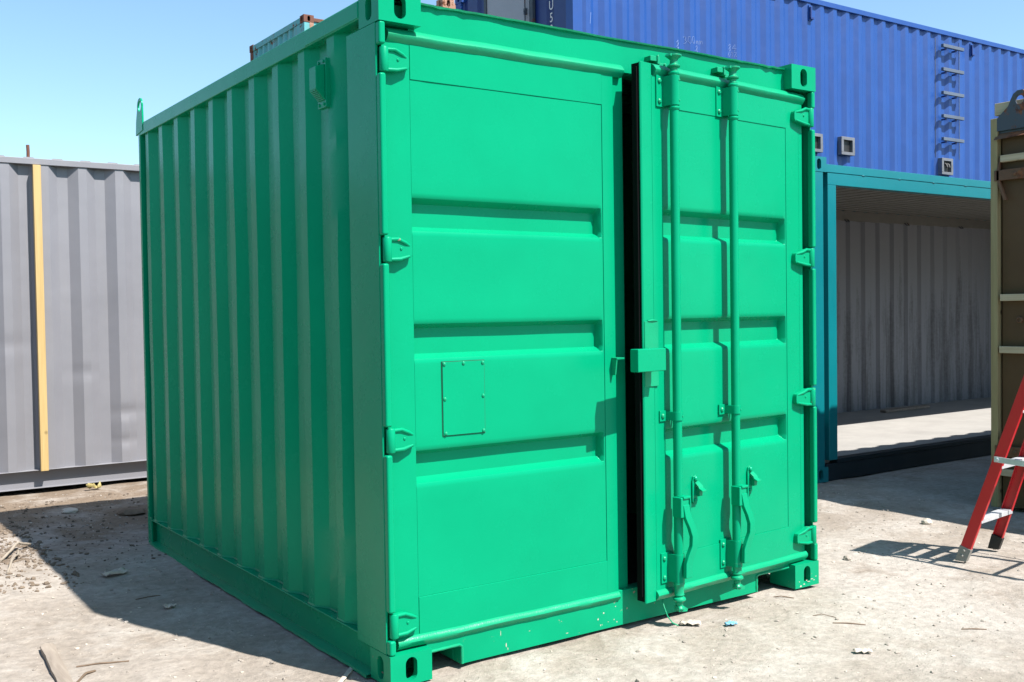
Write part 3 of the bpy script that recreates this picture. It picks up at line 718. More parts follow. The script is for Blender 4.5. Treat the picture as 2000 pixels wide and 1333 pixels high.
bt = MB().box(-0.163, -0.104, gy0-0.040, gy0+0.003, 0.172, 2.632).build('wooden_batten', PINE, None, 0.003)
tag(bt, 'tall pale pine batten standing against the grey container wall', 'batten')
rodo = MB().tube([(-0.172, gy0+0.10, gz1-0.02), (-0.170, gy0+0.10, 2.75), (-0.172, gy0+0.10, 2.806)], 0.013, 10).build('rusty_rod', RUST, None)
tag(rodo, 'short rusty rod sticking up from the roof edge of the grey container', 'rod')

# ------------------------------------------------------------------ teal container with one side cut open
tx0, tx1, ty0, ty1 = 4.834, 17.02, 1.970, 4.408
teal = thing('shipping_container', 'teal container with its long side cut open, empty white interior showing', 'container', (tx0+6, ty0+1.2, 0), 'steel shipping containers in the yard')
frame_parts(teal, tx0, tx1, ty0, ty1, 0.0, H, TEAL)
mb = MB().box(tx0+CW, tx1-CW, ty0+0.012, ty0+0.07, 2.476, 2.540); mb.build('top_rail', TEAL, teal, 0.003)
mb = MB().box(tx0+CW, tx1-CW, ty1-0.07, ty1-0.004, 2.476, 2.540); mb.build('top_rail', TEAL, teal, 0.003)
mb = MB()
mb.box(5.046, 12.0, ty0+0.016, ty0+0.10, 2.378, 2.4745); mb.box(5.046, 5.150, ty0+0.016, ty0+0.10, 0.165, 2.3775); mb.box(11.9, 12.0, ty0+0.016, ty0+0.10, 0.165, 2.3775)
MB().box(5.15, 11.9, ty0+0.016, ty0+0.10, 0.135, 0.172).build('opening_sill', NAVY, teal, 0.003)
of = mb.build('opening_frame', TEAL, teal, 0.003)
mb = MB(); x = 5.5
while x < 11.8: mb.tube([(x-0.016, ty0+0.014, 2.4752), (x, ty0+0.012, 2.4765), (x+0.018, ty0+0.014, 2.4752)], [0.003, 0.006, 0.003], 6); x += 0.49
mb.each('tack_weld', TEAL, of)
MB().box(tx0+CW, tx1-CW, ty0+0.02, ty0+0.08, 0.0, 0.134).build('bottom_rail', NAVY, teal, 0.003)
MB().box(4.975, 5.046, ty0+0.09, ty0+0.10, 0.1, 2.476).build('corner_infill', TEAL, teal)
wall_x(12.0, tx1-0.1, ty0+0.02, 0.13, 2.48, 1, 0.278, 0.07, 0.068, 0.072, 0.036).build('side_wall', TEAL, teal, ang=20)
wall_x(tx0+0.1, tx1-0.1, ty1-0.01, 0.13, 2.50, -1, 0.278, 0.07, 0.068, 0.072, 0.036).build('side_wall', TEAL, teal, ang=20)
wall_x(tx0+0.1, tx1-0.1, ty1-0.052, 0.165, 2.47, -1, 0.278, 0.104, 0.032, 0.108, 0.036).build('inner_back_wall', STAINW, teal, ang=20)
wall_y(tx0+0.01, ty0+0.1, ty1-0.1, 0.1, 2.50, 1, 0.278, 0.07, 0.068, 0.072, 0.036).build('end_wall', TEAL, teal, ang=20)
wall_y(tx1-0.01, ty0+0.1, ty1-0.1, 0.1, 2.50, -1, 0.278, 0.07, 0.068, 0.072, 0.036).build('end_wall', TEAL, teal, ang=20)
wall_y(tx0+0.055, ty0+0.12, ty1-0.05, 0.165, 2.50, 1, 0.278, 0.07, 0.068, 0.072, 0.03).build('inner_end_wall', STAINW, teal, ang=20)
mb = MB().box(tx0+0.06, tx1-0.06, ty0+0.10, ty1-0.05, 0.13, 0.168); mb.build('floor', PLY, teal)
pr = corr(tx1-tx0-0.2, 0.209, 0.09, 0.014, 0.09, 0.018)
MB().sheet([[(tx0+0.1+s, y, 2.506+d) for s, d in pr] for y in (ty0+0.06, ty1-0.11)]).build('ceiling', CEIL, teal, ang=20)
mb = MB().box(tx0+0.1, tx1-0.1, ty1-0.112, ty1-0.06, 2.40, 2.508); mb.box(tx0+0.1, tx1-0.1, ty0+0.101, ty0+0.14, 2.40, 2.507); mb.build('inner_top_rail', CEIL, teal)
mb = MB(); x = 6.0
while x < 16.5: mb.tube([(x-0.03, ty1-0.114, 2.41), (x-0.025, ty1-0.14, 2.385), (x+0.025, ty1-0.14, 2.385), (x+0.03, ty1-0.114, 2.41)], 0.007, 6); x += 1.15
mb.each('lashing_ring', DARKSTEEL, teal)
MB().box(tx0+0.05, tx1-0.05, ty0+0.05, ty1-0.05, 2.530, 2.545).build('roof_panel', TEAL, teal)
wo = MB().prism([(0, 0), (0.9, 0.03), (0.92, 0.10), (0.3, 0.12), (0.0, 0.08)], 'z', 0.172, 0.20)
wo.v = [Vector((8.55+p.x, 3.95+p.y, p.z)) for p in wo.v]
tag(wo.build('wood_offcut', OLDWOOD, None, 0.003), 'brown wood offcut lying on the floor inside the teal container', 'wood offcut')

# ------------------------------------------------------------------ blue container stacked on the row behind
bx0, bx1, by0, by1, bz0, bz1 = 5.378, 17.57, 5.650, 8.088, 2.600, 5.487
under = thing('shipping_container', 'dark blue container at ground level beneath the blue ladder container', 'container', (bx0+6, by0+1.2, 0), 'steel shipping containers in the yard')
frame_parts(under, bx0, bx1, by0, by1, 0.0, 2.595, BLUED)
for y, s in ((by0+0.012, 1), (by1-0.012, -1)): wall_x(bx0+0.1, bx1-0.1, y, 0.05, 2.57, s, 0.267, 0.066, 0.066, 0.069, 0.036).build('side_wall', BLUED, under, ang=20)
MB().box(bx0+0.02, bx1-0.02, by0+0.1, by1-0.1, 0.1, 2.55).build('end_wall', BLUED, under)
blue = thing('shipping_container', 'long blue corrugated container stacked high behind the teal one, steps welded on its side', 'container', (bx0+6, by0+1.2, bz0), 'steel shipping containers in the yard')
frame_parts(blue, bx0, bx1, by0, by1, bz0, bz1, BLUE)
BP = (0.2672, 0.066, 0.066, 0.069, 0.036)
pr_b = corr(bx1-bx0-0.2, *BP, start=0.10)
def b_d(x):
    q = x-bx0-0.1
    for (a, da), (b, db) in zip(pr_b, pr_b[1:]):
        if a <= q <= b: return da+(db-da)*(q-a)/max(b-a, 1e-9)
    return 0.0
MB().sheet([[(bx0+0.1+s, by0+0.014+d+0.003*noise.noise(Vector((s*0.8, z, 3))), z) for s, d in pr_b] for z in [bz0+0.1+(bz1-0.06-bz0-0.1)*k/12 for k in range(13)]]).build('side_wall', BLUE, blue, ang=20)
wall_x(bx0+0.1, bx1-0.1, by1-0.014, bz0+0.1, bz1-0.05, -1, *BP).build('side_wall', BLUE, blue, ang=20)
for y, s in ((by0, 1), (by1, -1)):
    a, b = sorted((y, y+0.06*s))
    MB().box(bx0+CW, bx1-CW, a, b, bz1-0.075, bz1-0.008).build('top_rail', BLUE, blue, 0.004)
    MB().box(bx0+CW, bx1-CW, a, b, bz0, bz0+0.16).build('bottom_rail', BLUE, blue, 0.004)
MB().box(bx0+0.05, bx1-0.05, by0+0.05, by1-0.05, bz1-0.03, bz1-0.012).build('roof_panel', BLUED, blue)
wall_y(bx0+0.03, by0+0.13, by1-0.13, bz0+0.1, bz1-0.1, 1, 0.36, 0.22, 0.03, 0.08, 0.03, start=0.03).build('end_wall', BLUED, blue, ang=20)
wall_y(bx1-0.03, by0+0.13, by1-0.13, bz0+0.1, bz1-0.1, -1, 0.36, 0.22, 0.03, 0.08, 0.03).build('end_wall', BLUED, blue, ang=20)
dr = MB().box(bx0-0.012, bx0+0.025, 6.435, 7.330, 3.0, 5.33).build('access_door', PALEGREY, blue, 0.004)
mb = MB().box(bx0-0.022, bx0+0.02, 7.332, 7.385, 2.96, 5.38); mb.box(bx0-0.022, bx0+0.02, 6.370, 6.433, 2.96, 5.38); mb.box(bx0-0.022, bx0+0.02, 6.433, 7.332, 5.332, 5.38)
mb.build('door_frame', DARKSTEEL, dr, 0.003)
mb = MB().tube([(bx0-0.035, 6.50, 4.3), (bx0-0.035, 6.50, 5.2)], 0.008, 8); mb.box(bx0-0.045, bx0-0.012, 6.485, 6.515, 4.86, 4.93); mb.tube([(bx0-0.05, 6.50, 4.90), (bx0-0.06, 6.46, 4.82)], 0.008, 8); mb.build('door_handle', DARKSTEEL, dr)
mb = MB()
for ch, zb in (('U', 4.822), ('5', 4.682), ('0', 4.548)):
    vs, fs = text_mesh(ch, 0.152); mb.add([(bx0+0.0270-v.z, 6.075-v.x*0.80, zb+v.y) for v in vs], fs)
mb.each('painted_letter', WHITE, blue)
# chalk marks: strokes that follow the corrugation
G = {'3': [[(0, .9), (.25, 1), (.5, .85), (.3, .55), (.5, .3), (.25, 0), (0, .1)]], '0': [[(.25, 0), (0, .35), (.1, .9), (.35, 1), (.5, .6), (.42, .1), (.25, 0)]],
     'm': [[(0, 0), (.05, .5), (.2, .5), (.25, .05), (.3, .5), (.48, .45), (.5, 0)]], '8': [[(.3, .5), (.05, .75), (.3, 1), (.45, .75), (.05, .2), (.25, 0), (.45, .2), (.3, .5)]],
     '4': [[(.35, 0), (.38, 1), (0, .35), (.55, .35)]], '6': [[(.45, 1), (.1, .5), (.05, .15), (.3, 0), (.45, .2), (.3, .4), (.08, .3)]], '%': [[(0, 0), (.5, 1)], [(.05, .9), (.15, 1), (.2, .85), (.1, .8), (.05, .9)], [(.35, .1), (.45, .2), (.5, .05), (.4, 0), (.35, .1)]],
     '.': [[(.1, 0), (.2, .06)]], '|': [[(.1, 0), (.2, 1)]]}
def chalk(txt, x, z, size, rot=0.0):
    mb = MB(); cx = 0.0
    for ch in txt:
        if ch != ' ':
            for st in G[ch]:
                pts = []
                for a, b in zip(st, st[1:]):
                    for k in range(4): pts.append((a[0]+(b[0]-a[0])*k/4, a[1]+(b[1]-a[1])*k/4))
                pts.append(st[-1]); P = []
                for px, pz in pts:
                    ux, uz = (cx+px)*size, pz*size; X = x+ux*math.cos(rot)-uz*math.sin(rot); Z = z+ux*math.sin(rot)+uz*math.cos(rot)
                    P.append((X, by0+0.014+b_d(X)-0.001, Z))
                mb.tube(P, size*0.020, 5)
        cx += 0.68 if ch != ' ' else 0.4
    mb.each('chalk_stroke', CHALK, blue)
chalk('8', 6.95, 4.50, 0.10); chalk('300 mm', 7.10, 4.58, 0.085, 0.10); chalk('.8', 7.24, 4.505, 0.085); chalk('84', 7.87, 4.60, 0.085); chalk('60%', 7.86, 4.525, 0.065); chalk('|', 5.62, 4.60, 0.13); chalk('|', 5.63, 4.88, 0.13)
for x in (9.366, 13.10):
    mb = MB().box(x-0.035, x+0.035, by0-0.004, by0+0.05, 5.175, 5.375); v = mb.build('ventilator', BLUE, blue, 0.003)
    mb = MB().box(x-0.030, x-0.004, by0-0.030, by0-0.004, 5.20, 5.35); mb.box(x-0.030, x+0.034, by0-0.034, by0-0.004, 5.188, 5.215); mb.build('ventilator_cover', BLUED, v, 0.003)
for z in (5.225, 4.880, 4.535, 4.195, 3.858):
    mb = MB().box(12.245, 12.775, by0-0.080, by0-0.036, z-0.024, z+0.024); st = mb.build('wall_step', STEPSTEEL, blue, 0.004)
    mb = MB()
    for x in (12.36, 12.62): mb.box(x-0.02, x+0.02, by0-0.045, by0+0.05, z-0.046, z-0.025)
    mb.each('step_bracket', BLUED, st, 0.003)
mb = MB()
for x in (12.215, 12.79):
    P = [Vector((x+0.004*noise.noise(Vector((k*0.7, x, 0))), by0+0.012+b_d(x), 3.6+1.75*k/50)) for k in range(51)]
    mb.tube(P, [0.003+0.004*abs(noise.noise(p*9)) for p in P], 5)
mb.each('weld_line', BARE, blue)
for xa, za, pipes in ((9.40, 3.575, 0), (10.07, 3.580, 0), (12.387, 3.46, 1)):
    w, h, d0, d1 = 0.140, 0.122, by0-0.050, by0+0.05
    mb = MB()
    for a in ((xa-w, xa+w, za+h-0.040, za+h), (xa-w, xa+w, za-h, za-h+0.040), (xa-w, xa-w+0.046, za-h+0.040, za+h-0.040), (xa+w-0.046, xa+w, za-h+0.040, za+h-0.040)): mb.box(a[0], a[1], d0, d1, a[2], a[3])
    pf = mb.build('square_port', BARE, blue, 0.004)
    MB().box(xa-w+0.044, xa+w-0.044, by0-0.006, by0+0.008, za-h+0.038, za+h-0.038).build('port_back', BLACKP, pf)
    if pipes:
        mb = MB()
        for dx in (-0.03, 0.03): mb.tube([(xa+dx, by0-0.01, za+0.05), (xa+dx, by0-0.05, za+0.02), (xa+dx, by0-0.06, za-0.02)], 0.018, 10)
        mb.each('cable_end', BLACKP, pf)

# ------------------------------------------------------------------ distant stacks
rx0, ry0, rz0, rz1 = 5.25, 12.55, 3.42, 6.315
ru = thing('shipping_container', 'plain weathered teal container far behind at the bottom of its stack', 'container', (rx0+3, ry0+1.2, 0), 'steel shipping containers in the yard')
MB().box(rx0+0.02, rx0+6.04, ry0+0.02, ry0+2.42, 0, rz0-0.01).build('wall', RUSTTEAL, ru)
ra = thing('shipping_container', 'rust streaked pale teal container far behind the green roof', 'container', (rx0+3, ry0+1.2, rz0), 'steel shipping containers in the yard')
for x, y in ((rx0, ry0), (rx0, ry0+2.438-CD), (rx0+6.06-CW, ry0), (rx0+6.06-CW, ry0+2.438-CD)):
    MB().casting(x, x+CW, y, y+CD, rz1-CH, rz1, ('-x', '-y')).build('corner_casting', RUST, ra, ang=1)
MB().box(rx0+0.006, rx0+0.17, ry0+0.006, ry0+0.40, rz0, rz1-CH-0.001).build('corner_post', RUSTTEAL, ra, 0.01)
MB().box(rx0+0.10, rx0+0.178, ry0-0.001, ry0+0.10, rz0, rz1-CH-0.001).build('corner_post', RUSTPALE, ra, 0.01)
MB().box(rx0+0.006, rx0+0.15, ry0+2.30, ry0+2.43, rz0, rz1-CH-0.001).build('corner_post', RUST, ra, 0.01)
MB().box(rx0+0.004, rx0+0.08, ry0+CD, ry0+2.438-CD, rz1-0.115, rz1-0.02).build('top_rail', RUSTTEAL, ra, 0.005)
MB().box(rx0+CW, rx0+6.06-CW, ry0, ry0+0.06, rz1-0.10, rz1-0.04).build('top_rail', RUST, ra, 0.005)
wall_y(rx0+0.02, ry0+0.40, ry0+2.31, rz0, rz1-0.10, 1, 0.232, 0.06, 0.05, 0.07, 0.036).build('end_wall', RUSTTEAL, ra, ang=20)
wall_x(rx0+0.178, rx0+6.0, ry0+0.02, rz0, rz1-0.08, 1, 0.278, 0.07, 0.068, 0.072, 0.036).build('side_wall', RUSTTEAL, ra, ang=20)
MB().box(rx0+0.05, rx0+6.0, ry0+0.1, ry0+2.41, rz1-0.06, rz1-0.045).build('roof_panel', RUST, ra)
kx0, ky0 = 5.285, 8.24
ku = thing('shipping_container', 'plain rusty container at ground level behind the blue stack', 'container', (kx0+3, ky0+1.2, 0), 'steel shipping containers in the yard')
MB().box(kx0+0.02, kx0+12.1, ky0+0.02, ky0+2.42, 0, 2.59).build('wall', RUSTPALE, ku)
kb = thing('shipping_container', 'faded rusty container whose corner casting shows beside the dark end of the blue one', 'container', (kx0+6, ky0+1.2, 2.6), 'steel shipping containers in the yard')
frame_parts(kb, kx0, kx0+12.19, ky0, ky0+2.438, 2.6, 5.487, RUSTPALE, RUSTPALE)
wall_x(kx0+0.1, kx0+12.1, ky0+0.02, 2.65, 5.45, 1, *BP).build('side_wall', RUSTPALE, kb, ang=20)
wall_y(kx0+0.02, ky0+0.1, ky0+2.33, 2.65, 5.45, 1, *BP).build('end_wall', RUSTPALE, kb, ang=20)
MB().box(kx0+0.05, kx0+12.1, ky0+0.05, ky0+2.38, 5.44, 5.46).build('roof_panel', RUSTPALE, kb)

# ------------------------------------------------------------------ brown container at the right with timber battens
ox0, ox1, oy0, oy1, oz1 = 5.0, 11.06, -1.878, 0.56, 2.69
brown = thing('shipping_container', 'dark brown steel container at the right edge with timber battens fixed on its side', 'container', (6.2, -2.4, 0), 'steel shipping containers in the yard')
rows = []
for k in range(15):
    z = 0.02+(2.56-0.02)*k/14; rows.append([(ox0+0.012+0.008*noise.noise(Vector((y*0.9, z*0.8, 1))), y, z) for y in [oy1-0.05-(oy1-oy0-0.1)*i/60 for i in range(61)]])
MB().sheet(rows).build('side_wall', BROWN, brown)
MB().box(ox0-0.002, ox0+0.07, oy0, oy1-0.03, 2.555, oz1).build('top_rail', DARKSTEEL, brown, 0.004)
MB().box(ox1-0.07, ox1, oy0, oy1-0.03, 2.555, oz1).build('top_rail', DARKSTEEL, brown, 0.004)
rows = [[], []]
for i in range(41):
    y = oy1-0.02-2.35*i/40; rows[0].append((ox0-0.004, y, 2.560)); rows[1].append((ox0-0.05-0.012*noise.noise(Vector((y*3, 0, 0))), y, 2.520+0.012*noise.noise(Vector((y*2.4, 1, 0)))))
MB().sheet(rows).build('rusty_flap', BROWNRUST, brown)
MB().box(ox1-0.02, ox1-0.01, oy0, oy1-0.03, 0.02, 2.56).build('side_wall', BROWN, brown)
pr = corr(ox1-ox0-0.08, 0.278, 0.07, 0.068, 0.072, 0.036)
MB().sheet([[(ox0+0.04+s, oy1-d, z) for s, d in pr] for z in (0.02, oz1-0.01)]).build('end_wall', BROWN, brown, ang=20)
MB().box(ox0+0.02, ox1-0.02, oy0, oy0+0.02, 0.02, oz1-0.01).build('end_wall', BROWN, brown)
MB().sheet([[(x, y, 2.66) for x in (ox0+0.02, ox1-0.02)] for y in (oy0, oy1-0.03)]).build('roof_panel', BROWNRUST, brown)
MB().box(ox0-0.022, ox0+0.03, oy1-0.034, oy1+0.016, 0.008, 2.665).build('timber_stud', STUD, brown, 0.003)
MB().box(ox0+0.03, ox0+0.07, oy1-2.4, oy1+0.016, 2.692, 2.775).build('timber_plank', BATTEN, brown, 0.003)
for z, y0 in ((2.385, 0.500), (1.446, 0.503), (1.092, 0.510), (0.255, 0.512)):
    MB().box(ox0-0.034, ox0+0.006, oy0+0.05, y0, z-0.023, z+0.023).build('timber_batten', BATTEN, brown, 0.003)
for z in (2.275, 0.40):
    mb = MB().box(ox0-0.030, ox0-0.010, 0.30, 0.545, z-0.035, z+0.035); mb.prism([(0.50, z+0.13), (0.53, z+0.03), (0.53, z-0.03), (0.48, z-0.17), (0.46, z-0.17), (0.51, z-0.03), (0.51, z+0.03)], 'x', ox0-0.03, ox0-0.006)
    mb.bolt((ox0-0.03, 0.40, z), (-1, 0, 0), 0.014, 0.012)
    mb.build('hinge_strap', BROWNRUST, brown, 0.002)
MB().lathe((ox0+0.01, 0.385, 1.295), (-1, 0, 0), [(0.022, 0), (0.022, 0.012), (0.014, 0.016), (0.012, 0.008)], 14).build('plug', BROWNRUST, brown)
mb = MB(); b_ = (0.52, 2.60)
oc = (0.365, 2.755)
op = [(0.545, 2.58), (0.545, 2.675), (0.51, 2.685), (0.425, 2.775)]+[(oc[0]+0.058*math.cos(a), oc[1]+0.058*math.sin(a)) for a in [R(50)+R(-1)*0+R(150)*k/12 for k in range(13)]]+[(0.345, 2.69), (0.30, 2.60)]
op = [(0.53, 2.575), (0.53, 2.66), (0.475, 2.675), (0.432, 2.775), (0.415, 2.808), (0.385, 2.828), (0.35, 2.828), (0.322, 2.805), (0.313, 2.770), (0.325, 2.70), (0.30, 2.66), (0.30, 2.575)]
lug(mb, op, (0.372, 2.765), 0.030, ox0-0.022, ox0-0.004); mb.build('lifting_lug', DARKSTEEL, brown, 0.002)

# ------------------------------------------------------------------ unseen dark container, added to darken and reflect in the green side wall
sx0, sx1, sy0_, sy1_ = -6.45, -4.012, -3.0, 3.06
side = thing('shipping_container', 'unseen plain dark container added at the left to darken the green side wall', 'container', (-5.2, 0, 0))
frame_parts(side, sx0, sx1, sy0_, sy1_, 0.0, H, DARKSTEEL)
wall_y(sx1-0.012, sy0_+0.1, sy1_-0.1, 0.05, H-0.05, -1, 0.278, 0.07, 0.068, 0.072, 0.036).build('side_wall', DARKSTEEL, side, ang=20)
wall_y(sx0+0.012, sy0_+0.1, sy1_-0.1, 0.05, H-0.05, 1, 0.278, 0.07, 0.068, 0.072, 0.036).build('side_wall', DARKSTEEL, side, ang=20)
for y_, s_ in ((sy0_+0.012, 1), (sy1_-0.012, -1)): wall_x(sx0+0.1, sx1-0.1, y_, 0.05, H-0.05, s_, 0.278, 0.07, 0.068, 0.072, 0.036).build('end_wall', DARKSTEEL, side, ang=20)
MB().box(sx0+0.02, sx1-0.02, sy0_+0.02, sy1_-0.02, H-0.06, H-0.02).build('roof_panel', DARKSTEEL, side)

# ------------------------------------------------------------------ red step ladder
lad = thing('step_ladder', 'red fibreglass step ladder standing open on the dirt at the right', 'ladder', (3.63, -0.6, 0))
Ht = 1.33
F1, F2 = Vector((3.417, -0.166, 0.004)), Vector((3.843, -0.114, 0.004))
T1 = Vector((3.232+0.25*Ht, 0.324-0.685*Ht, Ht)); T2 = Vector((3.535+0.25*Ht, 0.372-0.685*Ht, Ht))
B1, B2 = Vector((3.40, -1.10, 0.004)), Vector((3.90, -1.045, 0.004)); Q1 = T1+Vector((0, -0.07, -0.06)); Q2 = T2+Vector((0, -0.07, -0.06))
def rail(a, b, inward, d, w, mat, name, t0=0.0):
    """C-channel side rail from a to b; flanges point along inward"""
    ax = (b-a).normalized(); i = (inward-ax*inward.dot(ax)).normalized(); dp = ax.cross(i).normalized()
    sec = [(-d/2, 0), (d/2, 0), (d/2, w), (d/2-0.006, w), (d/2-0.006, 0.006), (-d/2+0.006, 0.006), (-d/2+0.006, w), (-d/2, w)]
    s0 = a+(b-a)*t0
    vs = [p+dp*x+i*y for p in (s0, b) for x, y in sec]; n = 8
    mb = MB().add(vs, [(k, (k+1) % n, (k+1) % n+n, k+n) for k in range(n)]+[tuple(range(n))[::-1], tuple(range(n, 2*n))])
    return mb.build(name, mat, lad, 0.0025), dp, i, ax
IN = (F2-F1).normalized()
rl, dp, ii, ax1 = rail(F1, T1, IN, 0.058, 0.024, RED, 'front_rail', 0.03)
rr_, dp2, ii2, ax2 = rail(F2, T2, -IN, 0.058, 0.024, RED, 'front_rail', 0.03)
def foot(a, ax, dp, i, mat, parent):
    sec = [(-0.032, -0.003), (0.032, -0.003), (0.032, 0.027), (-0.032, 0.027)]
    vs = [p+dp*x+i*y for p in (a+ax*0.080, a) for x, y in sec]
    vs[4:] = [Vector((v.x, v.y, 0.002)) for v in vs[4:]]
    mb = MB().add(vs, [(0, 1, 5, 4), (1, 2, 6, 5), (2, 3, 7, 6), (3, 0, 4, 7), (0, 3, 2, 1), (4, 5, 6, 7)])
    for h in (0.03, 0.06): mb.bolt(a+ax*h-i*0.005, -i, 0.008, 0.006)
    mb.build('foot', mat, parent, 0.002)
foot(F1, ax1, dp, ii, FOOTGREY, rl); foot(F2, ax2, dp2, ii2, BLACKP, rr_)
for h in (0.235, 0.54, 0.845, 1.15):
    t = h/Ht; a = F1.lerp(T1, t)+ii*0.006; b = F2.lerp(T2, t)+ii2*0.006; e = (b-a).normalized()
    fwd = Vector((-e.y, e.x, 0))
    sec = [(-0.045, -0.006), (0.045, -0.006), (0.045, 0.006), (-0.045, 0.006)]
    vs = [p+fwd*x+Vector((0, 0, z)) for p in (a, b) for x, z in [(-0.029, 0.004), (0.029, 0.004), (0.029, -0.020), (0.025, -0.020), (0.025, -0.002), (-0.025, -0.002), (-0.025, -0.020), (-0.029, -0.020)]]
    MB().add(vs, [(k, (k+1) % 8, (k+1) % 8+8, k+8) for k in range(8)]+[tuple(range(8))[::-1], tuple(range(8, 16))]).build('step', ALU, lad, 0.001)
br1, d3, i3, a3 = rail(B1, Q1, IN, 0.060, 0.028, RED, 'rear_rail', 0.03)
br2, d4, i4, a4 = rail(B2, Q2, -IN, 0.060, 0.028, RED, 'rear_rail', 0.03)
foot(B1, a3, d3, i3, ALU, br1); foot(B2, a4, d4, i4, BLACKP, br2)
for h in (0.30, 0.66, 1.0):
    t = h/(Ht-0.06); MB().tube([B1.lerp(Q1, t), B2.lerp(Q2, t)], 0.012, 10).build('rear_brace', ALU, lad)
tc = (T1+T2)/2; e = (T2-T1).normalized(); fwd = Vector((-e.y, e.x, 0))
vs = [tc+e*sx*0.185+fwd*sy+Vector((0, 0, sz)) for sz in (-0.035, 0.012) for sx, sy in ((-1, -0.13), (1, -0.13), (1, 0.06), (-1, 0.06))]
MB().add(vs, [(0, 3, 2, 1), (4, 5, 6, 7), (0, 1, 5, 4), (1, 2, 6, 5), (2, 3, 7, 6), (3, 0, 4, 7)]).build('top_cap', RED, lad, 0.008)
for (F_, T_, B_, Q_, s) in ((F1, T1, B1, Q1, -1), (F2, T2, B2, Q2, 1)):
    t = 0.57/Ht; a = F_.lerp(T_, t)+IN*s*0.010; b = B_.lerp(Q_, 0.55/(Ht-0.06))+IN*s*0.010
    d = (b-a).normalized(); up_ = Vector((0, 0, 1)); vs = [p+IN*q+up_*z for p in (a-d*0.02, b+d*0.02) for q, z in ((-0.003, -0.015), (0.003, -0.015), (0.003, 0.015), (-0.003, 0.015))]
    mb = MB().add(vs, [(0, 1, 5, 4), (1, 2, 6, 5), (2, 3, 7, 6), (3, 0, 4, 7), (0, 3, 2, 1), (4, 5, 6, 7)])
    for p in (a, b): mb.bolt(p, IN*s, 0.012, 0.008)
    mb.build('spreader_bar', ALU, lad, 0.001)

# ------------------------------------------------------------------ loose things on the ground
def on(x, y, dz=0.0): return Vector((x, y, gh(x, y)+dz))
def stick(name, pts, r, label, cat, mat=TWIG, seg=6, group=None):
    P = []
    for a, b in zip(pts, pts[1:]):
        for k in range(5): P.append((a[0]+(b[0]-a[0])*k/5, a[1]+(b[1]-a[1])*k/5, (a[2] if len(a) > 2 else 0)*(1-k/5)+(b[2] if len(b) > 2 else 0)*k/5))
    P.append((pts[-1][0], pts[-1][1], pts[-1][2] if len(pts[-1]) > 2 else 0))
    r = r*(0.62 if cat == 'stick' else 0.8); P = [on(x, y, z*0.5+r*0.5) for x, y, z in P]
    o = MB().tube(P, [r*(0.75+0.35*abs(noise.noise(p*20))) for p in P], seg).build(name, mat, None, loc=P[0])
    tag(o, label, cat, group or ('cables on the loose soil' if cat == 'cable' else 'sticks lying on the dirt'))
def scrap(name, x, y, sx, sy, rot, label, cat, mat, curl=0.012):
    rows = []
    for j in range(7):
        r = []
        for i in range(9):
            u, v = (i/8-0.5), (j/6-0.5); w = 1-0.25*abs(noise.noise(Vector((u*4, v*4, x))))
            a, b = u*sx*w, v*sy*w
            r.append(on(x+a*math.cos(rot)-b*math.sin(rot), y+a*math.sin(rot)+b*math.cos(rot), 0.006+curl*(noise.noise(Vector((u*5, v*5, y)))+0.6)))
        rows.append(r)
    o = MB().sheet(rows).build(name, mat, None, loc=(x, y, 0)); md = o.modifiers.new('solid', 'SOLIDIFY'); md.thickness = 0.0025
    tag(o, label, cat)
def lump(name, x, y, r, label, cat, mat, flat=0.7):
    bm = bmesh.new(); bmesh.ops.create_icosphere(bm, subdivisions=2, radius=r)
    for v in bm.verts:
        k = 1+0.35*noise.noise(v.co*(1.6/r)+Vector((x*7, y*7, 0))); v.co *= k; v.co.z *= flat
    me = bpy.data.meshes.new(name); bm.to_mesh(me); bm.free(); me.materials.append(mat)
    o = bpy.data.objects.new(name, me); C.objects.link(o); o.location = on(x, y, r*flat*0.45); tag(o, label, cat)

mb = MB(); q = [(-0.935, 1.335), (-0.985, 0.60)]
rows = []
for i in range(15):
    t = i/14; cx_, cy_ = q[0][0]+(q[1][0]-q[0][0])*t, q[0][1]+(q[1][1]-q[0][1])*t
    w = 0.026+0.004*noise.noise(Vector((t*7, 0, 0)))
    zz = max(gh(cx_, cy_), -0.002)
    rows.append([(cx_-w, cy_, zz-0.01), (cx_-w, cy_, zz+0.016), (cx_-w*0.2, cy_, zz+0.022), (cx_+w, cy_, zz+0.015), (cx_+w, cy_, zz-0.01)])
mb.sheet(rows); mb.add([rows[0][k] for k in range(5)], [(0, 1, 2, 3, 4)])
tag(mb.build('wood_plank', OLDWOOD, None, loc=(-0.95, 1.0, 0)), 'weathered grey plank half sunk in the dirt at the bottom left', 'plank')
stick('stick', [(-0.885, 1.02), (-0.80, 0.995, 0.004), (-0.694, 0.961)], 0.007, 'dark straight stick on the sunlit dirt right of the grey plank', 'stick')
stick('stick', [(-0.93, 0.80), (-0.88, 0.87, 0.01), (-0.84, 0.90)], 0.010, 'charred short stick nearest the grey plank at the bottom left', 'stick')
stick('stick', [(-0.423, 1.880), (-0.36, 1.89, 0.004), (-0.30, 1.885)], 0.0045, 'thin twig lying in the shade left of the green container', 'stick')
stick('stick', [(1.965, -0.455), (2.02, -0.50, 0.003), (2.075, -0.545)], 0.0055, 'brown stick on sunlit dirt in front of the right fork pocket', 'stick')
stick('stick', [(2.355, -0.83), (2.39, -0.86, 0.003), (2.44, -0.895)], 0.0055, 'dark short stick on the bare dirt at the far right', 'stick')
stick('stick', [(2.10, 0.00), (2.12, -0.03, 0.012), (2.16, -0.075)], 0.005, 'short twig leaning beside the right fork pocket of the green container', 'stick')
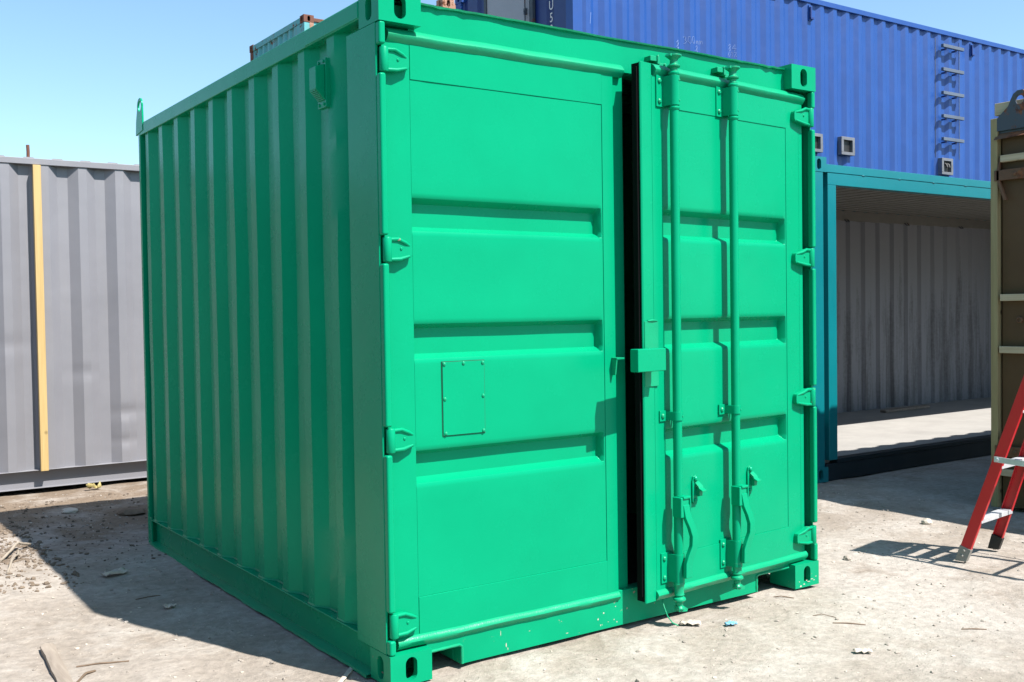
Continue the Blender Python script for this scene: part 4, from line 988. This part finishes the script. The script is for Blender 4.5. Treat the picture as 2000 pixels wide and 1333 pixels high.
stick('stick', [(1.985, -0.33), (2.02, -0.35, 0.012), (2.045, -0.41)], 0.0035, 'thin grey twig just above the brown stick on the sunlit dirt', 'stick')
stick('cable', [(-0.86, 3.03, 0.01), (-0.80, 3.14, 0.07), (-0.72, 3.30, 0.09), (-0.63, 3.43, 0.03)], 0.012, 'pale bent cable arching over the loose soil by the left edge', 'cable', CABLE, 8)
stick('cable', [(-0.87, 2.72, 0.01), (-0.82, 2.90, 0.05), (-0.76, 3.08, 0.06), (-0.73, 3.24, 0.02)], 0.010, 'lower of the two pale cables on the loose soil at the left edge', 'cable', CABLE, 8)
scrap('plastic_wrapper', 0.21, 5.50, 0.12, 0.04, 0.05, 'crumpled yellow plastic wrapper at the foot of the grey container', 'wrapper', YELLOW, 0.05)
scrap('cardboard_strip', -0.39, 2.43, 0.15, 0.07, 0.4, 'torn grey cardboard strip lying in the container shadow', 'cardboard', PAPER, 0.02)
scrap('cardboard_scrap', -0.33, 1.63, 0.06, 0.035, 0.2, 'small curled cardboard scrap in the shade close to the shadow edge', 'cardboard', PAPER, 0.015)
scrap('plastic_scrap', 1.562, -0.225, 0.055, 0.035, -0.5, 'light blue plastic scrap on the dirt in front of the open door', 'scrap', BLUESCRAP, 0.012)
scrap('paper_scrap', 1.435, -0.105, 0.10, 0.045, -0.8, 'torn tan paper scrap under the open door edge', 'paper', PAPER, 0.014)
scrap('paper_scrap', 1.752, -0.77, 0.075, 0.03, -0.6, 'small pale paper scrap on bare dirt near the bottom right', 'paper', PAPER, 0.012)
scrap('plastic_strip', -0.045, 0.265, 0.24, 0.020, 0.82, 'pale perforated plastic strip beside the front left corner of the green container', 'strip', PAPER, 0.004)
lump('stone', 3.009, 0.263, 0.022, 'small brown stone between the green container and the ladder shadow', 'stone', STONE)
lump('stone', 4.16, 0.53, 0.035, 'pale stone lying right on the shadow edge behind the ladder', 'stone', PAPER)
lump('dirt_clod', -0.17, 4.55, 0.06, 'pale soil clod in the shade nearest the grey container', 'clod', PAPER, 0.35)
lump('dirt_clod', 0.19, 4.28, 0.10, 'broad low dark soil clod in the shade behind the green container corner', 'clod', TWIG, 0.3)

def gravel(name, count, region, rmin, rmax, mat, seed, label, flat=0.6):
    rg = random.Random(seed); mb = MB()
    ph = (1+5**0.5)/2
    ico = [Vector(p).normalized() for p in ((-1, ph, 0), (1, ph, 0), (-1, -ph, 0), (1, -ph, 0), (0, -1, ph), (0, 1, ph), (0, -1, -ph), (0, 1, -ph), (ph, 0, -1), (ph, 0, 1), (-ph, 0, -1), (-ph, 0, 1))]
    fc = [(0, 11, 5), (0, 5, 1), (0, 1, 7), (0, 7, 10), (0, 10, 11), (1, 5, 9), (5, 11, 4), (11, 10, 2), (10, 7, 6), (7, 1, 8), (3, 9, 4), (3, 4, 2), (3, 2, 6), (3, 6, 8), (3, 8, 9), (4, 9, 5), (2, 4, 11), (6, 2, 10), (8, 6, 7), (9, 8, 1)]
    for _ in range(count):
        while True:
            x = rg.uniform(region[0], region[1]); y = rg.uniform(region[2], region[3])
            if -0.02 < x < WD+0.02 and 0.0 < y < L: continue
            if rg.random() < 0.35+0.9*max(0, noise.noise(Vector((x*1.1, y*1.1, seed)))): break
        r = rmin+(rmax-rmin)*rg.random()**3.5; sx, sy, sz = rg.uniform(0.7, 1.4), rg.uniform(0.7, 1.4), rg.uniform(0.5, 1.0)*flat/0.6; a = rg.uniform(0, 6.28); z0 = gh(x, y)
        ca, sa = math.cos(a), math.sin(a)
        vs = []
        for p in ico:
            k = r*rg.uniform(0.75, 1.2); px, py, pz = p.x*k*sx, p.y*k*sy, p.z*k*sz
            vs.append((x+px*ca-py*sa, y+px*sa+py*ca, z0+r*0.25+pz))
        mb.add(vs, fc)
    o = mb.build(name, mat, None, weld=False, ang=30); kind(o, 'stuff'); o['label'] = label; o['category'] = 'gravel'
gravel('gravel', 5200, (-1.6, 4.9, -1.6, 5.6), 0.002, 0.0095, STONE, 3, 'loose small stones scattered over the yard')
gravel('soil_crumbs', 1500, (-1.4, -0.55, 2.3, 4.3), 0.003, 0.017, plain('soil', (0.15, 0.115, 0.085), 0.95, 0.3, 5.0), 5, 'loose brown soil crumbs heaped at the left')
gravel('soil_lumps', 700, (-0.9, 0.6, 2.6, 5.2), 0.003, 0.013, plain('dark soil', (0.105, 0.080, 0.060), 0.95, 0.3, 5.0), 11, 'dark soil lumps in the shaded back corner', 0.5)
gravel('pale_chips', 1500, (-1.3, 4.9, -1.4, 5.4), 0.0025, 0.009, PAPER, 8, 'pale concrete chips scattered over the yard', 0.4)
